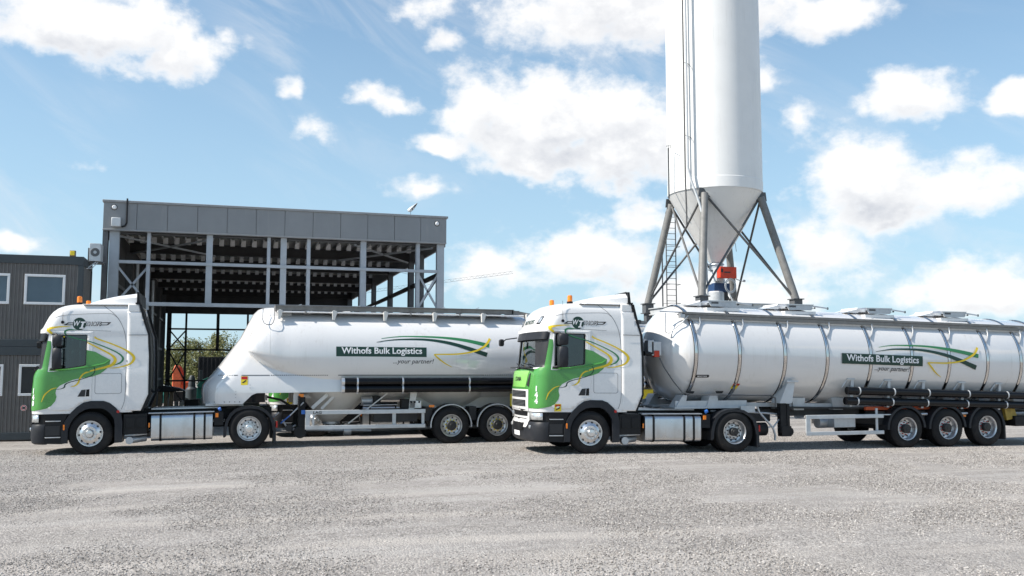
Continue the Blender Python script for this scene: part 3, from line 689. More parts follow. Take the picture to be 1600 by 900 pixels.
        # fog lamp
        MB().lathe([(0,0),(0,.04),(.03,.045)], (-1.398, s*.86, .62), 'x', 14).build('fog_lamp', 'clear_lens', T)
        # fleet number on the corner
        if s < 0:
            dg = Vector((math.cos(R(33)), math.sin(R(33)), 0)); tg = Vector((dg.y, -dg.x, 0)); anc = Vector((-1.20, -1.06, 0))
            for k, ch in enumerate(fleet):
                b = text_bm(ch, .165, .05); xs = [v.co.x for v in b.verts]; cx = (min(xs)+max(xs))/2
                bmesh.ops.subdivide_edges(b, edges=[e for e in b.edges if e.calc_length() > .05], cuts=1)
                for v in b.verts:
                    loc, nor, i, ds = bv.ray_cast(anc+tg*(v.co.x-cx)+Vector((0, 0, 1.47-k*.145+v.co.y))-dg*2, dg)
                    v.co = loc-dg*.020 if loc else anc
                mf = bpy.data.meshes.new('fleet_number'); b.to_mesh(mf); b.free(); mf.materials.append(M['white_decal']); finish('fleet_number', mf, T, 0)
    # step area
    for s in (-1, 1):
        y0, y1 = (-1.225, -.9) if s < 0 else (.9, 1.225)
        MB().prism([(-1.02,.29),(-.62,.27),(-.62,.70),(-.52,.93),(-.46,.99),(-1.10,1.0),(-1.02,.985)], y0, y1).build('entry_step', 'black_plastic', T, bevel=.012)
        yo = s*1.228
        for z in (.80, .42): MB().box(-1.0,-.66,min(yo, yo+s*.012),max(yo, yo+s*.012),z,z+.022).build('step_trim', 'alu', T, bevel=.004)
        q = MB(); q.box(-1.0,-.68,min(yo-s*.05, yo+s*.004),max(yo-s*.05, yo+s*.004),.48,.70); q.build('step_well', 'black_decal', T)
        # front mudguard
        oc = [(-.645,.285),(-.635,.60),(-.57,.80),(-.44,1.0),(-.30,1.14),(-.16,1.235),(0,1.268),(.30,1.262),(.44,1.21),(.58,1.09),(.70,.94),(.735,.75),(.735,.27)]
        ic = [(-.50,.285),(-.49,.62),(-.44,.76),(-.36,.88),(-.25,.99),(-.12,1.065),(0,1.09),(.25,1.088),(.36,1.04),(.46,.95),(.54,.83),(.562,.68),(.562,.26)]
        q = MB(); q.strip(oc, ic, s*1.262, s*1.17); q.strip(oc, [(x*.93+.003, z-.012) for x, z in oc], s*1.17, s*.75)
        q.build('mudguard', 'grey_plastic', T, smooth=40)
        MB().box(-.60,-.565,min(s*1.262,s*1.275),max(s*1.262,s*1.275),.60,.72).build('side_marker', 'orange_lens', T, bevel=.004)
        MB().lathe([(0,0),(0,.035),(s*-.02,.035)], (.63, s*1.275, 1.0), 'y', 12).build('reflector', 'red_lens', T)
    # sun visor above the windscreen
    ring = [(x, y) for x, y, _ in cab_ring(2.8) if x < -.98]; ring.sort(key=lambda q: q[1])
    q = MB(); n = len(ring); vs = []
    for dz, dx in ((2.885,-.055),(2.70,-.10),(2.69,-.08),(2.87,.0)): vs += [(x+dx, y*1.0, dz+.0) for x, y in ring]
    fs = [(j*n+i, j*n+i+1, ((j+1) % 4)*n+i+1, ((j+1) % 4)*n+i) for j in range(4) for i in range(n-1)]+[(0, n, 2*n, 3*n), (n-1, 2*n-1, 3*n-1, 4*n-1)]
    q.add(vs, fs); q.build('sun_visor', 'grey_plastic', T, smooth=40)
    # mirrors
    for s in (-1, 1):
        q = MB(); yc = s*1.42
        def hous(z0, z1, x0, x1): 
            return [[(x0+i, yc-.10*1, z) if 0 else p for p in []] for z in ()]
        for z0, z1 in ((2.555,2.83),(2.04,2.525)):
            rs = []
            for z, k in ((z0,.75),(z0+.03,.95),((z0+z1)/2,1.0),(z1-.03,.95),(z1,.72)):
                rs.append([(-.745+dx*k*1.15, yc+dy*k, z) for dx, dy in ((-.10,-.06),(-.085,-.105),(0,-.13),(.06,-.13),(.095,-.12),(.095,.12),(.06,.13),(0,.13),(-.085,.105),(-.10,.06))])
            q.loft(rs)
        ob = q.build('mirror', 'grey_plastic', T, smooth=45)
        g = MB(); g.box(-.641,-.636,yc-.10,yc+.10,2.59,2.77); g.box(-.641,-.636,yc-.10,yc+.10,2.12,2.50); g.build('mirror_glass', 'chrome', ob)
        MB().tube([(-.90, s*1.20, 2.86), (-.80, s*1.32, 2.85), (-.74, s*1.38, 2.78)], .028, 8).build('mirror_arm', 'black_plastic', ob); MB().tube([(-.92, s*1.22, 2.03), (-.82, s*1.33, 2.05), (-.76, s*1.39, 2.12)], .032, 8).build('mirror_arm', 'black_plastic', ob)
    q = MB(); q.tube([(-1.20, 1.12, 2.80), (-1.48, 1.22, 2.76), (-1.55, 1.22, 2.70)], .016, 8); q.loft([[(-1.60+dx*k, 1.22+dy*k, z) for dx, dy in ((-.06,-.1),(.05,-.1),(.06,.1),(-.05,.1))] for z, k in ((2.58,.7),(2.62,1),(2.72,1),(2.76,.7))])
    q.build('front_mirror', 'black_plastic', T, bevel=.01)
    # wipers
    q = MB(); 
    for y0, y1 in ((-.9,-.15),(.0,.8)): q.tube([(-1.415+.1*(y0/1.2)**2, y0, 2.03), (-1.355, (y0+y1)/2, 2.10), (-1.33+.1*(y1/1.2)**2, y1, 2.13)], .010, 6)
    q.box(-1.42,-1.33,-.95,.95,2.01,2.03); q.build('wiper', 'black_plastic', T)
    # roof lamps: badge windows on the front of the roof + beacons
    for s in (-1, 1):
        wrap(flat_bm([[(s*.62,3.07),(s*.86,3.07),(s*.92,3.26),(s*.72,3.26)][::s]]), bv, 'position_lamp', 'black_gloss', T, mode='front', off=.006, step=.1)
        wrap(flat_bm([[(s*.68,3.10),(s*.83,3.10),(s*.87,3.23),(s*.75,3.23)][::s]]), bv, 'position_lamp', 'clear_lens', T, mode='front', off=.009, step=.1)
        q = MB(); bx = -.37; by = s*.78
        q.lathe([(0,.0),(0,.075),(.05,.075),(.055,.062)], (bx, by, 3.585), 'z', 16, 'black_plastic'); q.lathe([(.05,.062),(.17,.062),(.205,.05),(.215,.0)], (bx, by, 3.585), 'z', 16, 'orange_lens')
        q.build('beacon', 'orange_lens', T)
    q = MB(); b = text_bm('WITHOFS', .15, .02, .2, 1.0, .85)
    for v in b.verts: v.co.x = .42-v.co.x; v.co.y = 3.09+v.co.y
    for v in b.verts: v.co.x = -v.co.x*-1
    wrap(b, bv, 'lettering', 'dark_green', T, mode='front', off=.006, step=.08)
    b = text_bm('SCANIA', .14, .02, 0, 1.05, .56)
    for v in b.verts: v.co.x = .28-v.co.x; v.co.y = 1.70+v.co.y
    wrap(b, bv, 'lettering', 'grey_plastic', T, mode='front', off=.024, step=.1)
    # cab interior
    q = MB(); q.box(-1.12,-.72,-1.1,1.1,1.7,2.02); q.box(-.85,-.6,-1.1,-.3,1.95,2.05); q.build('dashboard', 'dash', T, bevel=.03)
    for y in (-.62, .62):
        q = MB(); q.box(-.28,.22,y-.25,y+.25,1.55,1.72); q.box(.12,.28,y-.25,y+.25,1.70,2.35); q.box(.14,.26,y-.14,y+.14,2.38,2.62); q.build('seat', 'seat_dark', T, bevel=.04)
    q = MB(); c = Vector((-.62,-.55,2.12)); ax = Vector((.45,0,1)).normalized(); a = Vector((0,1,0)); b2 = ax.cross(a)
    q.tube([c+(a*math.cos(2*math.pi*k/20)+b2*math.sin(2*math.pi*k/20))*.22 for k in range(21)], .016, 6); q.tube([c-ax*.25, c], .03, 6); q.tube([c-a*.2, c+a*.2], .014, 6); q.build('steering_wheel', 'black_plastic', T)
    q = MB(); q.box(.60,.66,-1.1,1.1,1.4,3.2); q.build('rear_trim', 'interior', T)
    # ---- chassis
    q = MB()
    for s in (-1, 1): q.box(-1.1,4.35,s*.46-.035,s*.46+.035,.72,1.0)
    for x in (-1,.9,1.9,2.9,4.3): q.box(x-.05,x+.05,-.46,.46,.75,.95)
    q.box(-1.1,.95,-.5,.5,.60,1.05); q.build('chassis', 'black_plastic', T)
    q = MB(); q.box(-.6,.9,-.45,.45,.35,1.1); q.tube([(0,-.95,.5),(0,.95,.5)], .07, 10); q.tube([(3.75,-.9,.5),(3.75,.9,.5)], .09, 12); q.lathe([(-.2,.05),(-.12,.24),(.12,.24),(.2,.05)], (3.75,0,.5), 'x', 16)
    q.tube([(1.0,0,.6),(3.6,0,.55)], .06, 8); q.build('driveline', 'steel_dark', T)
    for s in (-1, 1):
        fr = round_rect(0, .60, .27, .905, .10)
        q = MB(); yy = [(-1.235+u if s < 0 else 1.235-u, z) for u, z in fr]; q.prism(yy, 1.40, 2.86, ax='x'); tk = q.build('fuel_tank', 'alu_brushed', T, smooth=40)
        for x in (1.62, 2.42, 2.67):
            st = MB(); o2 = round_rect(-.012, .60, .258, .917, .11); i2 = [(-1.235+u if s < 0 else 1.235-u, z) for u, z in o2]; st.prism(i2, x-.026, x+.026, ax='x'); st.build('tank_strap', 'black_plastic', tk)
        q = MB(); q.box(1.33,2.90,min(s*1.22,s*.95),max(s*1.22,s*.95),.925,.95); q.build('catwalk', 'galv', T, bevel=.006)
        # battery / air box behind the cab
        q = MB(); q.box(.75,1.30,min(s*1.20,s*.6),max(s*1.20,s*.6),.45,.93); q.box(.80,1.02,min(s*1.215,s*1.2),max(s*1.215,s*1.2),.60,.86); q.box(1.06,1.27,min(s*1.215,s*1.2),max(s*1.215,s*1.2),.60,.86); q.build('battery_box', 'black_plastic', T, bevel=.015)
        q = MB(); q.tube([(.78,s*1.12,.42),(1.30,s*1.12,.45)], .03, 10); q.tube([(.90,s*1.05,.30),(.90,s*1.2,.30)], .09, 16); q.tube([(.9,s*1.1,.30),(1.25,s*.9,.33)], .08, 12); q.build('exhaust', 'galv', T)
        MB().box(1.335,1.37,min(s*1.22,s*1.235),max(s*1.22,s*1.235),.60,.71).build('side_marker', 'orange_lens', T, bevel=.003)
        # rear mudguard, light, flap
        oc = [(3.12,.30),(3.135,.50),(3.18,.70),(3.27,.86),(3.40,.98),(3.58,1.045),(3.80,1.06),(4.02,1.03),(4.20,.93),(4.33,.80),(4.40,.62),(4.425,.42)]
        ic = [(3.17,.30),(3.185,.50),(3.23,.68),(3.31,.83),(3.43,.94),(3.60,.995),(3.80,1.01),(4.00,.98),(4.15,.90),(4.26,.78),(4.335,.62),(4.36,.42)]
        q = MB(); q.strip(oc, ic, s*1.24, s*.62); q.strip([(x, z) for x, z in oc], [(3.76+(x-3.76)*.88, .5+(z-.5)*.88) for x, z in oc], s*1.245, s*1.20); q.box(4.36,4.43,min(s*.65,s*1.24),max(s*.65,s*1.24),.12,.44)
        q.build('mudguard', 'grey_plastic', T, smooth=40)
        MB().box(4.425,4.47,min(s*.85,s*1.22),max(s*.85,s*1.22),.50,.66).build('rear_light', 'red_lens', T, bevel=.008)
        q = MB(); q.tube([(3.0,s*1.18,.98),(3.06,s*1.18,1.01)], .045, 10, 'blue'); q.box(2.93,3.0,min(s*1.2,s*1.235),max(s*1.2,s*1.235),.80,.90,'orange_lens'); q.box(2.9,3.12,min(s*1.0,s*1.2),max(s*1.0,s*1.2),.60,.93,'black_plastic'); q.build('air_coupling', 'black_plastic', T)
        tf = tyre_obj(0, s*1.25, .5, .5, .315, T, out=s); rim_front(0, s*1.25, .5, tf, s=-s)
        tr = tyre_obj(3.76, s*1.25, .5, .5, .30, T, out=s, dual=True)
        rim_deep(3.76, s*1.25, .5, tr, s=-s, hub='chrome' if fleet == '140' else 'hub_dark', depth=.05 if fleet == '140' else .13, hubout=.06 if fleet == '140' else .10)
    q = MB(); q.lathe([(0,.0),(0,.45),(.06,.45),(.06,0)], (3.6,0,1.04), 'z', 24); q.box(3.2,4.0,-.55,.55,.98,1.03); q.build('fifth_wheel', 'steel_dark', T)
    q = MB()      # coiled lines and stand behind the cab
    for k, y in enumerate((-.5,-.3,-.1)):
        pts = [(1.15+.35*t+.03*math.cos(t*60), y+.03*math.sin(t*60), 1.9-1.3*t+.9*t*t) for t in [i/80 for i in range(81)]]; q.tube(pts, .011, 5)
    q.box(1.02,1.12,-.7,.7,1.1,2.2); q.build('suzi_coils', 'black_plastic', T)
    q = MB(); q.box(1.35,3.0,-.55,.55,1.0,1.03); q.build('deck_plate', 'alu', T)
    T.rotation_euler = (0, 0, rotz)
    return T

XA, XB, XCc = -3.1715, 8.296, 2.63
ta = make_tractor((XA, 26.25, gz(XA)), 'green and white tractor unit numbered 140 in front of the grey container office', '140')
ta.rotation_euler = (0, -math.atan((gz(XA+3.76)-gz(XA))/3.76), 0)
ta.scale = (1, 1, 1.035)
tb = make_tractor((XB, 21.85, gz(XB)), 'green and white tractor unit numbered 144 pulling the ringed tank trailer, front grille visible', '144')
tb.rotation_euler = (0, -math.atan((gz(XB+3.76)-gz(XB))/3.76), R(-3.0)); tb.location = (XB+.03, 21.95, gz(XB))
tcx = copy_tree(tb); tcx['label'] = 'third tractor unit, nearly hidden behind the powder trailer'
tcx.location = (XCc, 30.15, gz(XCc)); tcx.rotation_euler = (0, 0, 0)

def sticker_text(s, x, z, size, m, bvh, par, off=.004, bold=.0, shear=0, width=None, slope=0, step=.1, name='lettering'):
    b = text_bm(s, size, bold, shear, 1.0, width)
    for v in b.verts: v.co.y = z+v.co.y+slope*v.co.x; v.co.x += x
    return wrap(b, bvh, name, m, par, off=off, step=step)

def guard_arc(mb, x, z, y0, y1, r, r2, a0, a1, n=16, m=None):
    oc = [(x+r*math.sin(R(a0+(a1-a0)*k/n)), z+r*math.cos(R(a0+(a1-a0)*k/n))) for k in range(n+1)]
    ic = [(x+r2*math.sin(R(a0+(a1-a0)*k/n)), z+r2*math.cos(R(a0+(a1-a0)*k/n))) for k in range(n+1)]
    mb.strip(oc, ic, y0, y1, m)

# ------------------------------------------------------------------ powder (silo) trailer
def make_powder(loc, label):
    X0 = 10.39; ORG[0] = Vector((X0, 0, 0))
    T = empty('powder_trailer', (loc[0]+X0, loc[1], loc[2]), label, 'tank trailer', 'white powder tank trailers')
    # barrel
    tab = [(3.64,2.62,2.50,.86),(3.67,2.84,2.46,1.0),(3.74,3.08,2.36,1.09),(3.86,3.30,2.20,1.15),(4.05,3.48,1.98,1.19),(4.30,3.585,1.78,1.22),(4.6,3.61,1.62,1.225),(5.0,3.61,1.42,1.245),(5.5,3.61,1.22,1.25),(6.0,3.61,1.12,1.25),
           (7.5,3.61,1.11,1.25),(9,3.61,1.11,1.25),(10.5,3.61,1.11,1.25),(11.6,3.60,1.15,1.25),(12.3,3.58,1.4,1.22),(12.8,3.45,1.75,1.1),(13.1,3.25,2.0,.9),(13.3,2.95,2.3,.55),(13.36,2.7,2.55,.2)]
    rings = []; n = 56
    def dense(tab):
        out = []
        for i in range(len(tab)-1):
            k = 3 if tab[i+1][0]-tab[i][0] > .15 else 2
            for j in range(k):
                t = j/k; out.append(tuple(a+(b-a)*t for a, b in zip(tab[i], tab[i+1])))
        return out+[tab[-1]]
    for x, zt, zb, w in dense(tab):
        # widest point sits above the middle of the raised front underside
        zc = 2.36+(max(0, 4.6-x))*.16; zc = min(max(zc, zb+.05), zt-.05)
        ring = []
        for k in range(n):
            a = 2*math.pi*k/n; cs, sn = math.cos(a), math.sin(a)
            ring.append((x, w*cs, zc+(zt-zc)*sn if sn > 0 else zc+(zc-zb)*sn))
        rings.append(ring)
    brl = MB().loft(rings); brl.build('tank', 'tank_white', T, smooth=50)
    # neck: sloping nose and side skirts
    W = [(1.13,2.56,1.12,3.57),(1.36,2.53,1.12,3.80),(1.41,2.53,1.12,3.92),(1.43,2.53,1.12,6.2),(1.62,2.55,1.11,6.2),(1.87,2.75,1.06,6.2),(2.17,2.99,.94,5.2),(2.5,3.22,.80,4.9),(2.86,3.48,.70,4.8),(3.2,3.65,.64,4.8),(3.50,3.80,.55,4.8),(3.64,3.93,.46,4.8),(3.70,4.08,.36,4.8)]
    rings = []
    for z, xf, w, xb in W:
        ring = []; dep = .62+w*.1
        for k in range(17):
            a = R(-90+180*k/16); ring.append((xf+dep*(1-math.cos(a)**.9 if math.cos(a) > 0 else 1), w*math.sin(a), z))
        ring = ring+[(max(xb, xf+dep+.05), w, z), (max(xb, xf+dep+.05), -w, z)]
        rings.append(ring)
    nk = MB().loft(rings); nk.build('neck_fairing', 'tank_white', T, smooth=40)
    both = MB(); both.v = list(brl.v); both.f = list(brl.f); both.add(nk.v, nk.f); bv = bvh_of(both)
    bt = bvh_of(brl)
    P = lambda loops, n, m, b=bt, **k: wrap(flat_bm(loops if isinstance(loops[0][0], (tuple, list)) else [loops]), b, n, m, T, **k)
    # reflective dashed line
    q = []
    x = 2.95
    while x < 5.9:
        if (x < 3.35) or (4.25 < x < 5.75): P([(x,1.862),(x+.035,1.862),(x+.035,1.885),(x,1.885)], 'contour_tape', 'steel_mid', b=bv, step=.5) if 0 else q.append((x, x+.035))
        x += .055
    mb = MB()
    bm = bmesh.new()
    for a, b_ in q+[(3.36,4.24),(6.0,10.0),(10.9,11.6)]:
        vs = [bm.verts.new((xx, zz, 0)) for xx, zz in ((a,1.862),(b_,1.862),(b_,1.882),(a,1.882))]; bm.faces.new(vs)
    x = 10.0
    while x < 10.9:
        vs = [bm.verts.new((xx, zz, 0)) for xx, zz in ((x,1.862),(x+.035,1.862),(x+.035,1.882),(x,1.882))]; bm.faces.new(vs); x += .055
    wrap(bm, bv, 'contour_tape', 'steel_mid', T, step=.2)
    # weld seams
    for ln in ([(4.23,3.55),(4.23,2.1)], [(2.72,1.28),(3.16,1.80),(3.60,2.42)], [(2.66,1.60),(3.10,1.20)]):
        P(stroke(ln, [.012,.012], 2), 'weld_seam', 'tank_beige', b=bv, off=.003, step=.1)
    # bolts along the kingpin skirt
    q = MB()
    for x in (2.75,2.88,3.12,3.25,3.38,3.50): q.lathe([(0,0),(0,.013),(.012,.013)], (x, -1.128, 1.19), 'y', 8)
    for x, z in ((3.40,1.30),(3.40,1.38),(3.40,1.46),(3.75,1.55),(3.75,1.62)): q.lathe([(0,0),(0,.008),(.008,.008)], (x, -1.128, z), 'y', 8)
    q.build('bolts', 'steel_mid', T)
    # label band and swooshes
    P([(5.93,2.372),(8.375,2.362),(8.375,2.625),(5.93,2.632)], 'name_band', 'dark_green', off=.003, step=.12)
    sticker_text('Withofs Bulk Logistics', 6.07, 2.45, .235, 'white_decal', bt, T, bold=.022, width=2.18, off=.006)
    sticker_text('...your partner!', 7.46, 2.19, .17, 'black_decal', bt, T, shear=.25, bold=.006, width=1.12, off=.004)
    P(stroke([(7.148,2.86),(7.5,2.905),(7.899,2.925),(8.79,2.905),(9.516,2.825),(10.16,2.685)], [.012,.02,.03,.05,.085,.11]), 'swoosh', 'mid_green', off=.004, step=.12)
    P(stroke([(7.011,2.756),(7.3,2.805),(7.724,2.84),(8.432,2.835),(9.152,2.72),(10.09,2.43)], [.012,.022,.035,.06,.09,.125]), 'swoosh', 'dark_green', off=.0055, step=.12)
    P(stroke([(10.20,2.885),(10.11,2.76),(9.98,2.64),(9.7,2.52),(9.244,2.45),(8.80,2.44),(8.60,2.435)], [.065,.06,.055,.045,.04,.035,.03]), 'swoosh', 'yellow', off=.007, step=.12)
    P(stroke([(8.58,2.44),(8.70,2.33),(8.88,2.20),(9.09,2.09)], [.03,.045,.03,.01]), 'swoosh', 'yellow', off=.0075, step=.12)
    P(round_rect(3.52,3.69,1.62,1.85,.01,2), 'warning_sticker', 'sign_yellow', b=bv, off=.004, step=.2)
    P([(3.53,1.77),(3.68,1.76),(3.68,1.84),(3.53,1.84)], 'warning_sticker', 'red_lens', b=bv, off=.006, step=.2); P([(3.54,1.68),(3.64,1.75),(3.66,1.73),(3.58,1.67)], 'warning_sticker', 'black_decal', b=bv, off=.007, step=.2)
    # front ladder hoop
    MB().tube([(4.05,-.62,3.64),(4.03,-.90,3.34),(4.07,-.99,3.24),(4.14,-1.03,3.20),(4.25,-1.05,3.20),(4.30,-1.04,3.26),(4.33,-.98,3.36),(4.34,-.66,3.66)], .011, 6).build('hoop', 'steel_mid', T)
    # catwalk
    q = MB()
    for s in (-1,):
        q.beam((4.36,s*.75,3.66),(11.0,s*.75,3.665), .05, .115); q.beam((4.36,s*.755,3.735),(11.0,s*.755,3.73), .14, .012)
        q.beam((10.95,s*.75,3.66),(11.9,s*.75,3.50), .05, .14)
    q.box(4.4,11.2,-.72,-.1,3.70,3.712)
    for k in range(10): q.box(4.36+k*.73,4.385+k*.73,-.79,-.1,3.60,3.735)
    q.build('walkway', 'walkway', T)
    q = MB(); q.tube([(4.4,-.80,3.562),(11.3,-.80,3.562)], .024, 8); q.build('walkway_rail', 'white_paint', T)
    q = MB()
    for x in (4.47,5.90,7.29,8.67,10.07,11.4):
        q.prism([(x-.05,3.60),(x+.07,3.60),(x+.06,3.50),(x+.015,3.36),(x-.04,3.36)], -.93, -.80); q.prism([(x-.02,3.62),(x+.03,3.62),(x+.03,3.48),(x-.02,3.48)], -.86,-.6)
    q.build('walkway_bracket', 'tank_beige', T)
    q = MB()
    for x in (5.15, 8.0, 9.4):
        q.tube([(x-.01,-.80,3.60),(x+.01,-.86,3.52)], .02, 6)
    q.build('walkway_stay', 'steel_mid', T)
    for x, r in ((5.6,.26),(8.1,.26),(10.6,.26)):
        q = MB(); q.lathe([(0,r),(.09,r),(.12,r*.85),(.14,.1),(.14,0)], (x, 0, 3.58), 'z', 24); q.tube([(x-.3,0,3.76),(x+.2,0,3.74)], .015, 6); q.build('manlid', 'alu', T)
    for x, h in ((4.9,.06),(6.5,.05),(6.9,.07),(8.9,.06),(9.9,.07)):
        MB().beam((x,-.5,3.73),(x+.16,-.45,3.73+h), .03, .02).build('lid_latch', 'alu', T)
    # hose tubes
    q = MB()
    for z in (1.70, 1.505): q.tube([(6.17,-1.20,z),(12.1,-1.20,z)], .098, 18)
    q.build('hose_tube', 'black_gloss', T)
    q = MB()
    for z in (1.70, 1.505):
        q.tube([(6.09,-1.20,z),(6.168,-1.20,z)], .108, 18)
        for x in (6.51,7.73,9.585,10.885): q.tube([(x-.022,-1.20,z),(x+.022,-1.20,z)], .108, 18)
    for x in (6.51,7.73,9.585,10.885): q.box(x-.02,x+.02,-1.2,-1.05,1.38,1.82)
    q.build('tube_clamp', 'alu', T)
    # side skirt plate behind the tubes, hoppers
    MB().box(6.2,12.4,-1.10,-1.07,1.41,1.86).build('side_skirt', 'tank_beige', T)
    for x0, x1, b0, b1 in ((5.0,7.15,5.70,6.20),(7.75,10.6,9.0,9.5),(10.7,12.9,11.7,12.1)):
        rs = []
        for t in [k/6 for k in range(7)]:
            zz = 1.45+(.60-1.45)*t; xa, xb_ = x0+(b0-x0)*t, x1+(b1-x1)*t; cx = (xa+xb_)/2; rx = (xb_-xa)/2; ry = 1.08+(.26-1.08)*t
            rs.append([(cx+rx*math.cos(2*math.pi*k/32), ry*math.sin(2*math.pi*k/32), zz) for k in range(32)])
        MB().loft(rs).build('hopper', 'tank_beige', T, smooth=50)
        MB().lathe([(0,.25),(-.08,.25),(-.10,.14),(-.22,.14)], ((b0+b1)/2,0,.62), 'z', 20, cap=True).build('discharge_cone', 'galv', T)
    q = MB(); q.tube([(5.2,-.1,.40),(12,-.1,.40)], .065, 12); q.tube([(4.9,-.45,.42),(7.0,-.45,.36)], .04, 10); 
    for x in (5.9,6.4,9.2): q.lathe([(-.02,.11),(.02,.11)], (x,-.1,.40), 'x', 16, cap=True)
    q.lathe([(-.1,.08),(-.1,.12),(.1,.12),(.1,.08)], (6.35,-.45,.36), 'x', 14); q.tube([(7.0,-.3,.45),(8.6,-.3,.42)], .05, 10); q.build('discharge_pipe', 'galv', T)
    # chassis
    q = MB(); q.box(2.66,3.6,-.9,.9,1.08,1.14); 
    for s in (-1, 1): q.beam((4.9,s*.5,1.30),(7.9,s*.5,1.30), .12, .10); q.box(7.9,12.9,s*.5-.06,s*.5+.06,.95,1.35)
    q.beam((6.0,-.9,1.38),(5.6,-.9,.98), .03, .07); q.build('chassis', 'tank_beige', T)
    q = MB(); q.beam((7.35,-1.0,1.38),(6.30,-1.0,.58), .03, .03); q.beam((5.75,-.95,1.36),(5.35,-.95,1.0), .05, .09); q.prism([(7.98,1.40),(8.16,1.40),(8.08,.9),(7.92,.9)], -1.05,-1.02); q.build('brace', 'tank_beige', T)
    # landing legs
    for s in (-1, 1):
        q = MB(); q.box(4.99,5.17,s*.98-.07,s*.98+.07,.42,1.30,'black_plastic'); q.lathe([(-.08,.16),(.08,.16)], (5.05,s*.98,.38), 'y', 20, 'black_plastic', cap=True); q.box(4.86,5.02,s*.98-.05,s*.98+.05,1.10,1.42,'tank_beige'); q.build('landing_leg', 'black_plastic', T, bevel=.01)
    q = MB(); 
    for k in range(6): q.tube([(5.0+.02*math.sin(j), -1.12+.02*math.cos(j), 1.27-.06*k+.05*j/12) for j in range(13)], .02, 6)
    q.build('coiled_hose', 'black_plastic', T)
    q = MB(); q.tube([(4.55,-1.0,.62),(4.78,-1.05,.82)], .018, 8, 'blue'); q.tube([(4.78,-1.05,.82),(5.12,-1.1,1.16)], .018, 8, 'galv'); q.tube([(4.33,-.9,.74),(4.5,-.95,.90)], .02, 8, 'galv'); q.box(4.99,5.12,-1.10,-1.05,1.30,1.38,'orange_lens')
    q.tube([(4.2,-.7,1.30),(4.55,-.7,1.22),(4.9,-.75,1.0),(5.05,-.8,.75)], .03, 8, 'black_plastic'); q.tube([(4.6,-.8,.7),(4.75,-.8,.45),(4.95,-.8,.55)], .025, 8, 'galv'); q.lathe([(-.05,.10),(.05,.10)], (4.78,-.8,.48), 'y', 16, 'steel_dark', cap=True); q.build('service_lines', 'black_plastic', T)
    # side guard
    q = MB(); q.box(5.16,8.36,-1.24,-1.20,.845,.955); q.box(5.16,8.36,-1.24,-1.20,.455,.555); q.box(5.16,5.28,-1.235,-1.195,.455,.955); q.box(5.34,5.40,-1.235,-1.205,.555,.845); q.box(7.46,7.56,-1.20,-1.17,.50,.90); q.box(8.26,8.34,-1.20,-1.17,.50,.90)
    q.build('side_guard', 'galv_light', T, bevel=.008)
    MB().box(5.06,5.15,-1.25,-1.21,.86,.96).build('side_marker', 'blue', T)
    sticker_text('LAG', 5.36, .865, .09, 'black_decal', bvh_of(MB().box(5.16,8.36,-1.24,-1.20,.845,.955)), T, bold=.03, width=.22)
    # compressors / valve boxes
    q = MB(); q.box(6.70,7.16,-1.0,-.55,1.05,1.08); q.lathe([(0,.0),(0,.10),(.3,.12),(.3,0)], (6.68,-.75,1.18), 'x', 16, 'galv'); q.box(6.98,7.18,-.95,-.6,1.08,1.30,'black_plastic'); q.build('valve_unit', 'galv', T, bevel=.01)
    q = MB(); q.box(7.74,7.95,-1.05,-.7,.97,1.22,'black_plastic'); q.box(7.95,8.28,-1.05,-.75,.97,1.18,'alu'); 
    for x in (8.0,8.1,8.22): q.tube([(x,-1.06,1.14),(x,-1.0,1.14)], .03, 10, 'black_plastic')
    q.box(7.0,8.2,-.9,-.3,.60,.95,'steel_dark'); q.build('valve_box', 'galv', T, bevel=.01)
    MB().box(8.46,8.60,-1.24,-1.18,1.00,1.06).build('side_marker', 'orange_lens', T)
    # axles
    for i, x in enumerate((9.08, 10.39, 11.70)):
        MB().tube([(x,-.9,.5),(x,.9,.5)], .075, 12).build('axle', 'steel_dark', T)
        for s in (-1, 1):
            w = tyre_obj(x, s*1.25, .5, .5, .385, T, out=s); rim_deep(x, s*1.25, .5, w, s=-s, depth=.06, hub='hub_dark', hubr=.135, hubout=.09, accent='sign_yellow')
            q = MB(); guard_arc(q, x, .5, s*1.20, s*.82, .585, .565, -90, 90); q.build('mudguard', 'black_plastic', T, smooth=40)
            q = MB(); guard_arc(q, x, .5, s*1.255, s*1.20, .582, .556, -95, 95, 24); q.build('mudguard_trim', 'galv_light', T, smooth=40)
    q = MB()
    for x in (8.5, 9.75, 11.05, 12.3): q.box(x-.1,x+.1,-1.0,1.0,.62,1.0)
    q.build('suspension', 'steel_dark', T)
    q = MB(); q.box(12.5,12.9,-1.24,1.24,.55,.85); q.build('rear_bumper', 'galv_light', T, bevel=.01)
    q = MB(); q.box(10.8,11.25,-1.18,-1.1,1.0,1.35); q.build('side_panel', 'sign_yellow', T); MB().box(11.9,12.5,-1.2,-1.1,1.15,1.7).build('hose_box', 'black_plastic', T)
    return T
pa = make_powder((XA, 26.25, .022), 'white powder tank trailer with sloping nose, coupled behind the 140 tractor')
pc = copy_tree(pa); pc['label'] = 'powder tank trailer in the row behind, its rear wheel seen past the 144 cab'
pc.location = (XCc+10.39, 30.15, .03)

